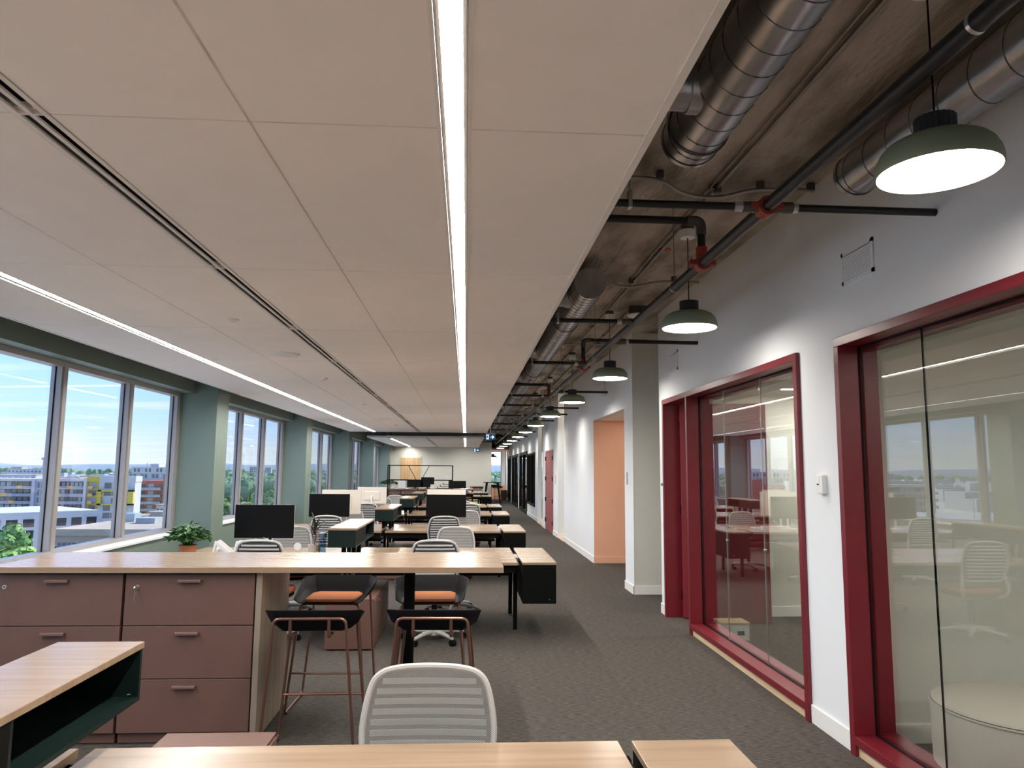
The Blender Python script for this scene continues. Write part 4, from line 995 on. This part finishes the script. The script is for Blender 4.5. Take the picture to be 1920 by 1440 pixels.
# ------------------------------------------------------------------ inside the meeting rooms
def room_lamp(x0,x1,y,z,label):  # one lamp is visible; the rest are unseen, added to brighten the rooms
    t = thing('room_lamp',label,'lamp',((x0+x1)/2,y,z)); L=(x1-x0)/2
    bx(-L,-.035,0,L,.035,.05).build('housing', white_m, t); MB().quad((-L+.01,-.03,-.002),(L-.01,-.03,-.002),(L-.01,.03,-.002),(-L+.01,.03,-.002)).build('diffuser', MATS['room_led'], t)
    for s_ in (-1,1): MB().cyl((s_*L*.8,0,.05),(s_*L*.8,0,2.698-z),.002,5).build('cable', steel_m, t)
emission('room_led',(1,.98,.9),120.0)
room_lamp(3.40,4.62,7.72,2.52,'slim linear pendant lamp in the meeting room with the red door')
room_lamp(3.40,4.62,2.1,2.52,'unseen slim linear lamp added to light the ottoman meeting room'); room_lamp(3.40,4.62,.6,2.52,'second unseen linear lamp added to light the ottoman meeting room'); room_lamp(3.40,4.62,6.2,2.52,'second linear lamp, unseen, added to light the red door meeting room')
t = thing('ottoman','round grey fabric ottoman behind the nearer glazed front','ottoman',(2.86,3.72,0))
MB().lathe([(.001,0.01),(.40,.01),(.425,.04),(.43,.25),(.43,.42),(.422,.437),(.001,.44)],48).build('drum', otto_m, t, smooth=True)
MB().lathe([(.001,.436),(.415,.438),(.426,.446),(.42,.456),(.36,.462),(.001,.465)],48).build('top_pad', otto_m, t, smooth=True)
MB().tube([(.431*math.cos(R(a)),.431*math.sin(R(a)),.437) for a in range(0,360,6)],.005,5,closed=True).build('piping', otto_m, t, smooth=True)
t = thing('cardboard_box','small open cardboard box on the carpet behind the glass by the red door','box',(2.63,7.30,0))
bx(-.14,-.11,0,.14,.11,.15).build('body', white_m, t, bevel=.002); bx(-.145,-.115,.15,.145,.115,.17).build('lid', cardboard, t, bevel=.002)
bx(.02,-.1112,.05,.09,-.1105,.09).build('label_patch', black_m, t)

# ------------------------------------------------------------------ the city and woods outside
GZ = -24.4
grass_g = mat('city_ground', (.42,.42,.36), .95, vscale=(.03,.03,.03), vdetail=8, col2=(.68,.66,.60))
struct('ground', bx(-3500,-600,GZ-1, 3500,4500,GZ), grass_g, 'pale streets and lawns far below the windows', 'ground')
bgrey = mat('facade_grey', (.34,.36,.38), .8, var=.1, vscale=(.3,.3,.3)); bdark = mat('facade_charcoal', (.10,.10,.11), .7, var=.2, vscale=(.4,.4,.4))
bpurp = mat('facade_plum', (.17,.14,.16), .8); bwhite = mat('facade_white', (.50,.50,.49), .8); byel = mat('facade_yellow', (.55,.43,.06), .7); bora = mat('balcony_orange', (.72,.42,.10), .7)
bred = mat('facade_red_brick', (.42,.13,.09), .85, var=.15, vscale=(.6,.6,.6)); bbeige = mat('facade_beige', (.40,.325,.25), .85, var=.05, vscale=(.2,.2,.2)); broof = mat('roof_gravel', (.40,.335,.26), .95, var=.08, vscale=(.2,.2,.2))
bglass = mat('facade_glass', (.06,.085,.10), .15, spec=.8); bglass2 = mat('facade_glass_pale', (.36,.45,.47), .2, spec=.8); bslab = mat('balcony_slab', (.42,.42,.42), .8); bslot = mat('garage_opening', (.045,.045,.05), .9)
hazeb = mat('hazed_facade', (.36,.41,.45), .9, var=.1, vscale=(.05,.05,.05)); hazeg = mat('hazed_trees', (.15,.25,.13), .95, var=.35, vscale=(.05,.05,.05))  # aerial haze is put into these paler far-off colours
def X_(px_, Y): return pix(px_, 885, Y=Y).x
def Z_(py, Y, px_=150): return pix(px_, py, Y=Y).z
# the long apartment block
Y0 = 290.0
ap = thing('apartment_block','long grey, white and yellow apartment block with stacked balconies','building',(0,0,0))
FL = [Z_(v,Y0) for v in (903,917,931,945,959,973,987)]
def sect(xa, xb, wall, depth, setb=0): return bx(X_(xa,Y0),Y0+setb,GZ,X_(xb,Y0),Y0+depth,FL[0]).build('wall', wall, ap)
def balc(xa, xb, wall, nwin, yel, seed, panels=bora):
    rnd = random.Random(seed); sect(xa,xb,wall,18,2.0); x0, x1 = X_(xa,Y0), X_(xb,Y0); bx(x0,Y0-.2,FL[0],x1,Y0+18,FL[0]+1.0).build('parapet', bwhite, ap)
    for k in range(len(FL)-1):
        zt, zb = FL[k], FL[k+1]
        sl = bx(x0,Y0,zb-.12,x1,Y0+2.0,zb+.18).build('balcony', bslab, ap)
        bx(x0,Y0+.02,zb+.18,x1,Y0+.08,zb+1.05).build('railing', bgrey, sl)
        w = (x1-x0)/nwin
        for j in range(nwin):
            g = bglass if rnd.random()<.65 else bglass2
            bx(x0+j*w+.25,Y0+1.9,zb+.25,x0+(j+1)*w-.25,Y0+2.0,zt-.35).build('window', g, ap)
        if k in yel: 
            xx = x0+(x1-x0)*yel[k]; bx(xx,Y0-.04,zb+.15,xx+2.1,Y0+.02,zb+1.15).build('balcony_panel', panels, sl)
balc(-60,63,bdark,11,{0:.76,1:.53,2:.65,3:.87},2)
bx(X_(63,Y0),Y0-.6,GZ,X_(69,Y0),Y0+3,FL[0]+1).build('fin', bwhite, ap)
sect(69,104,bgrey,18); bx(X_(69,Y0),Y0-.1,FL[0],X_(122,Y0),Y0+18,FL[0]+1).build('parapet', bwhite, ap)
for k in range(6):
    for xx in (73,80,90,98): bx(X_(xx,Y0),Y0-.06,FL[k+1]+.4,X_(xx+3.2,Y0),Y0,FL[k]-.4).build('window', bglass, ap)
balc(104,160,bpurp,7,{0:.42,3:.72},5)
bx(X_(160,Y0),Y0-.6,GZ,X_(165,Y0),Y0+3,FL[0]+1.4).build('fin', bwhite, ap)
sect(165,189,byel,16,.4); bx(X_(165,Y0),Y0-.1,FL[0],X_(189,Y0),Y0+16,FL[0]+2).build('parapet', byel, ap)
for k in range(5):
    bx(X_(168,Y0),Y0+.3,FL[k+1]+.5,X_(182,Y0),Y0+.4,FL[k]-.5).build('window', bglass if k%2 else bgrey, ap)
    bl = bx(X_(169.5,Y0),Y0-.9,FL[k+1]+.1,X_(178,Y0),Y0+.3,FL[k+1]+.25).build('balcony', bslab, ap); bx(X_(169.5,Y0),Y0-.95,FL[k+1]+.2,X_(178,Y0),Y0-.88,FL[k+1]+1.2).build('balcony_panel', bora, bl)
sect(189,256,bwhite,5,-.4); bx(X_(189,Y0),Y0-.5,FL[0],X_(257,Y0),Y0+5.2,FL[0]+2.2).build('parapet', bwhite, ap)
for k in range(6):
    for a,b in ((199,212),(213,229),(231,246)): bx(X_(a,Y0),Y0-.5,FL[k+1]+.3,X_(b,Y0),Y0-.4,FL[k]-.4).build('window', bglass if (k+a)%3 else bglass2, ap)
zy0, zy1 = Z_(918.5,Y0,220), Z_(947,Y0,220)
for b in ((189.5,196,zy1,zy0),(245.5,256,zy1,zy0)): bx(X_(b[0],Y0),Y0-1.6,b[2],X_(b[1],Y0),Y0-.4,b[3]).build('yellow_frame', byel, ap)
for z in (zy0-.6,zy1): bx(X_(189.5,Y0),Y0-1.6,z,X_(256,Y0),Y0-.4,z+.6).build('yellow_frame', byel, ap)
# red brick neighbour
Y1 = 330.0
rb = thing('brick_building','red brick apartment building with grey balconies beside the white block','building')
zr = Z_(901,Y1,290); bx(X_(262,Y1),Y1,GZ,X_(345,Y1),Y1+22,zr).build('wall', bred, rb); bx(X_(309,Y1),Y1-1,GZ,X_(345,Y1),Y1+10,zr+2.2).build('stair_tower', bred, rb)
for k in range(6):
    z = zr-1.5-3*k
    for a,b in ((266,274),(280,290),(298,308),(312,322)):
        bx(X_(a,Y1),Y1-.08,z-2.0,X_(b,Y1),Y1-.001,z).build('window', bglass2 if a==280 else bglass, rb)
    s_ = bx(X_(264,Y1),Y1-1.6,z-2.6,X_(306,Y1),Y1,z-2.4).build('balcony', bslab, rb); bx(X_(264,Y1),Y1-1.6,z-2.4,X_(306,Y1),Y1-1.55,z-1.5).build('railing', bgrey, s_)
# tall grey block behind
Y2 = 420.0
tb = thing('grey_tower_block','pale grey block with roof plant rising behind the brick building','building')
zt_ = Z_(877,Y2,290); bx(X_(240,Y2),Y2,GZ,X_(335,Y2),Y2+25,zt_-3).build('wall', bgrey, tb); bx(X_(247,Y2),Y2,zt_-3,X_(335,Y2),Y2+25,zt_+.4).build('attic', bwhite, tb); bx(X_(277,Y2),Y2+3,zt_,X_(293,Y2),Y2+12,Z_(869.5,Y2,285)).build('plant_room', bwhite, tb)
for k in range(4):
    for j in range(13): bx(X_(244+j*7,Y2),Y2-.1,zt_-2.4-3.2*k,X_(248+j*7,Y2),Y2,zt_-.4-3.2*k).build('window', bglass if (j+k)%3 else bglass2, tb)
MB().cyl((X_(268,Y2),Y2+5,zt_),(X_(268,Y2),Y2+5,zt_+3),.15,6).build('mast', bgrey, tb)
# parking structure
pk = thing('parking_garage','white concrete parking garage with dark slot openings','building',(-141,184.5,GZ+.65),R(-42))
for lv in range(4):
    z = 1.0+lv*3.0
    for b in ((-34,0,z+1.15,0,52,z+2.0),): bx(*b).build('deck_edge', bwhite, pk)
    bx(-34,.3,z-.9,-.3,51.7,z+1.15).build('core', bslot, pk)
    for j in range(14): bx(-.35,j*4.0-.6 if j else 0,z-1.0,0,j*4.0+.6,z+1.2).build('pier', bwhite, pk)
bx(-34,0,12.0,0,52,13.0).build('parapet', bwhite, pk); bx(-34,0,-.65,0,52,.1).build('base_slab', bbeige, pk)
for j,(a,b) in enumerate(((-9,14),(-20,30))): 
    l = MB().cyl((a,b,12.0),(a,b,20.0),.12,6).build('light_pole', bgrey, pk); bx(a-.9,b-.15,19.9,a+.9,b+.15,20.1).build('lamp_head', bwhite, l)
# low beige office next door
lo = thing('low_office','low beige office building with flat roof and strip windows','building')
Y3 = 130.0; za = Z_(992,Y3,200); xa_, xb_ = X_(112,Y3), X_(345,Y3)
bx(xa_,Y3,GZ,xb_,Y3+22,za-.4).build('wall', bbeige, lo); bx(xa_-.4,Y3-.4,za-1.1,xb_+.4,Y3+22.4,za).build('roof_slab', broof, lo)
for r in range(4):
    z = za-2.3-3.4*r
    for j in range(13):
        xw = xa_+.6+j*1.66
        if j%3 != 2 or True: 
            w_ = bx(xw,Y3-.08,z-1.1,xw+1.35,Y3,z).build('window', bglass, lo); bx(xw+.64,Y3-.12,z-1.1,xw+.72,Y3-.08,z).build('window_bar', bwhite, w_)
bx(X_(265,Y3+14),Y3+13,za,X_(300,Y3+14),Y3+17,za+1.0).build('roof_unit', bgrey, lo); bx(X_(240,Y3+18),Y3+17,za,X_(262,Y3+18),Y3+20,za+1.6).build('roof_unit', bglass2, lo)
# white house-like buildings in the middle ground
def small_building(px0,px1,pyt,Y,label,m,nw=4,fl=2,roofm=None):
    t = thing('town_building',label,'building'); x0,x1=X_(px0,Y),X_(px1,Y); zt=Z_(pyt,Y,(px0+px1)/2); d=max(8,(x1-x0)*.6)
    bx(x0,Y,GZ,x1,Y+d,zt).build('wall', m, t); bx(x0-.2,Y-.2,zt,x1+.2,Y+d+.2,zt+.4).build('roof', roofm or broof, t)
    w=(x1-x0)/nw
    for k in range(fl):
        for j in range(nw): bx(x0+w*(j+.2),Y-.08,zt-1.0-3.1*k-1.4,x0+w*(j+.8),Y,zt-1.0-3.1*k).build('window', bglass, t)
small_building(297,318,948,250,'white two storey house before the brick building',bwhite,3,2); small_building(240,262,969,215,'small glass roofed pavilion behind the low office',bglass2,3,1); small_building(283,316,962,235,'pale low shed before the white house',bbeige,4,1)
small_building(-110,-30,965,262,'pale brick annex beside the parking garage',bbeige,5,3)
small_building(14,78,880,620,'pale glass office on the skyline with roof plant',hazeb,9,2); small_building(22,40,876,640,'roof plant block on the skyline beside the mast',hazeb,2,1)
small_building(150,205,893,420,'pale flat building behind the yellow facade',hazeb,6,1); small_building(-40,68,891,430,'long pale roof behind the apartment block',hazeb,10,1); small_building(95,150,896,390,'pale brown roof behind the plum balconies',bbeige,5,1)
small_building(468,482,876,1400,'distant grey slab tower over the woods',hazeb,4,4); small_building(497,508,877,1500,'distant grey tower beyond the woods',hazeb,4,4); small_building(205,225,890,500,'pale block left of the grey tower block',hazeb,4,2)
t = thing('radio_mast','thin distant radio mast on the skyline','mast'); q = pix(80,885,Y=600)
MB().tube([(q.x,600,GZ),(q.x,600,pix(80,857,Y=600).z)],[1.0,.35],5).build('pole', hazeb, t); bx(q.x-1.2,599,pix(80,862,Y=600).z,q.x+1.2,601,pix(80,858,Y=600).z).build('antenna', hazeb, t)
# distant skyline of roofs and the wooded horizon: nobody could count these
rnd = random.Random(11); m = MB()
for i in range(420):
    Y = rnd.uniform(480,1900); a = rnd.uniform(-1.15,-.46); x = a*Y; w = rnd.uniform(8,34); h = rnd.uniform(5,15)
    if any(abs(x-X_(p_,y_))<d_ and abs(Y-y_)<d_ for p_,y_,d_ in ((46,625,75),(215,505,45),(30,640,60))): continue
    m.box(x-w/2,Y,GZ,x+w/2,Y+rnd.uniform(8,25),GZ+h)
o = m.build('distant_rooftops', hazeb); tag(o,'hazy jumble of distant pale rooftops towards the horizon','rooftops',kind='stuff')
m = MB(); rw = random.Random(5)
def crown(x, Y, r, h):
    m.lathe([(r*.55,0),(r,h*.35),(r*.95,h*.6),(r*.55,h*.88),(.05,h)],7,(x+rw.uniform(-1,1),Y,GZ))
for i in range(3600):
    Y = 600+(rw.random()**1.5)*2000; a = rw.uniform(-1.2,.55) if i%3 else (rw.uniform(-.40,-.12) if i%2 else rw.uniform(-.02,.12))
    if a < -.43 and Y < 1950: continue
    if any(abs(a*Y-bx_)<bw_ and abs(Y-by_)<bw_ for bx_,by_,bw_ in ((X_(290,420),430,75),(X_(45,620),630,60),(X_(475,1400),1410,45),(X_(502,1500),1510,45))): continue
    crown(a*Y, Y, rw.uniform(4.5,8)*(1+Y/2600), rw.uniform(11,17)+Y*.003)
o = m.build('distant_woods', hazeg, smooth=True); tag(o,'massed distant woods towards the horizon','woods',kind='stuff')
m = MB()
def hill(u,v): x=-4200+8400*u; q=math.sin(u*17)+.6*math.sin(u*41+1)+.3*math.sin(u*97); return (x,3600+300*v,GZ+(26+(22+9*q))*math.sin(math.pi*min(v,.5)) if v>0 else GZ)
m.grid(hill,160,3); o = m.build('hills', mat('blue_haze_hills',(.26,.33,.38),.95), smooth=True); tag(o,'low blue hills on the horizon','hills',kind='structure')  # distance haze is put into the hills' blue colour
# trees
tleaf = [mat('tree_leaf_%s'%n, c, .8, var=.35, vscale=(.5,.5,.5)) for n,c in (('bright',(.22,.38,.08)),('mid',(.15,.30,.08)),('deep',(.09,.20,.07)))]
bark = mat('tree_bark',(.14,.10,.07),.9)
def tree_mesh(seed, h, r, n):
    rd = random.Random(seed); m = MB(); lobes = []
    for k in range(9):
        a = rd.uniform(0,6.28); rr = r*rd.uniform(.15,.6); lobes.append((Vector((rr*math.cos(a),rr*math.sin(a),h*rd.uniform(.42,.80))), r*rd.uniform(.38,.58)))
    lobes.append((Vector((0,0,h*.80)), r*.5))
    for c, q in lobes:                                         # dense heart of each lobe
        for i in range(5):
            pass
        m.lathe([(.01,-q*.7),(q*.5,-q*.5),(q*.72,0),(q*.5,q*.5),(.01,q*.7)],8,tuple(c))
    for i in range(n):
        c, q = rd.choice(lobes); d = Vector((rd.gauss(0,1),rd.gauss(0,1),rd.gauss(.15,1))).normalized(); p = c+d*q*rd.uniform(.75,1.08)
        s = d.orthogonal().normalized(); s.rotate(Matrix.Rotation(rd.uniform(0,6.28),3,d)); u = d.cross(s); l = rd.uniform(.35,.75); tl = d*rd.uniform(-.3,.3)
        m.quad(p-s*l-u*l*.6, p+s*l-u*l*.6+tl*l, p+s*l+u*l*.6, p-s*l+u*l*.6-tl*l)
    return m
TM = [(tree_mesh(60+k, 14+k, 4.6+.4*k, 900).mesh('crown', tleaf[k%3], False), MB().tube([(0,0,0),(.1,0,5),(0,.1,9+k*.5)],[.32,.25,.12],7).mesh('trunk', bark, True)) for k in range(3)]
KIND = ['bright green broadleaf tree','mid green broadleaf tree','deep green broadleaf tree']
def tree(x, y, k, s, label, group=None, rz=0):
    t = thing('tree', label, 'tree', (x,y,GZ), rz, group); t.scale = (s,s,s*1.0)
    link('crown', TM[k][0], t); link('trunk', TM[k][1], t)
for (px_,py,Y,k,lab) in ((45,1014,112,0,'bright green tree close below the first window'),(10,1040,100,0,'bright green tree top at the sill of the first window'),(26,976,175,1,'pale leafy tree standing before the parking garage'),(90,1016,122,2,'dark green tree beside the low office'),(-25,1035,104,1,'green tree top beside the first window jamb'),(230,966,235,2,'small green tree by the white house')):
    p = pix(px_,py,Y=Y); hh = (p.z-GZ)/(14+k) ; tree(p.x,Y,k,hh,lab,rz=px_)
rd = random.Random(77); cnt = 0; used = []
for i in range(4000):
    if cnt >= 210: break
    Y = 95+ (rd.random()**1.3)*480; a = rd.uniform(-.40,-.13) if cnt<150 else rd.uniform(.0,.11); x = a*Y
    if any((x-u)**2+(Y-v)**2 < 88 for u,v in used): continue
    if a < -.335 and Y > 240: continue
    if x < xb_+9 and Y < Y3+40: continue
    if x < X_(345,Y1)+8 and Y > 225: continue
    used.append((x,Y)); k = rd.choice((0,1,1,2)); far = Y > 230
    tree(x,Y,k,rd.uniform(.78,1.08),'%s in the %s woods outside the %s'%(KIND[k],'further' if far else 'nearer','far windows' if a>-.05 else 'window wall'),'%s trees, %s woods outside the %s'%(KIND[k].split()[0],'further' if far else 'nearer','far windows' if a>-.05 else 'window wall'), rd.uniform(0,6.28)); cnt += 1
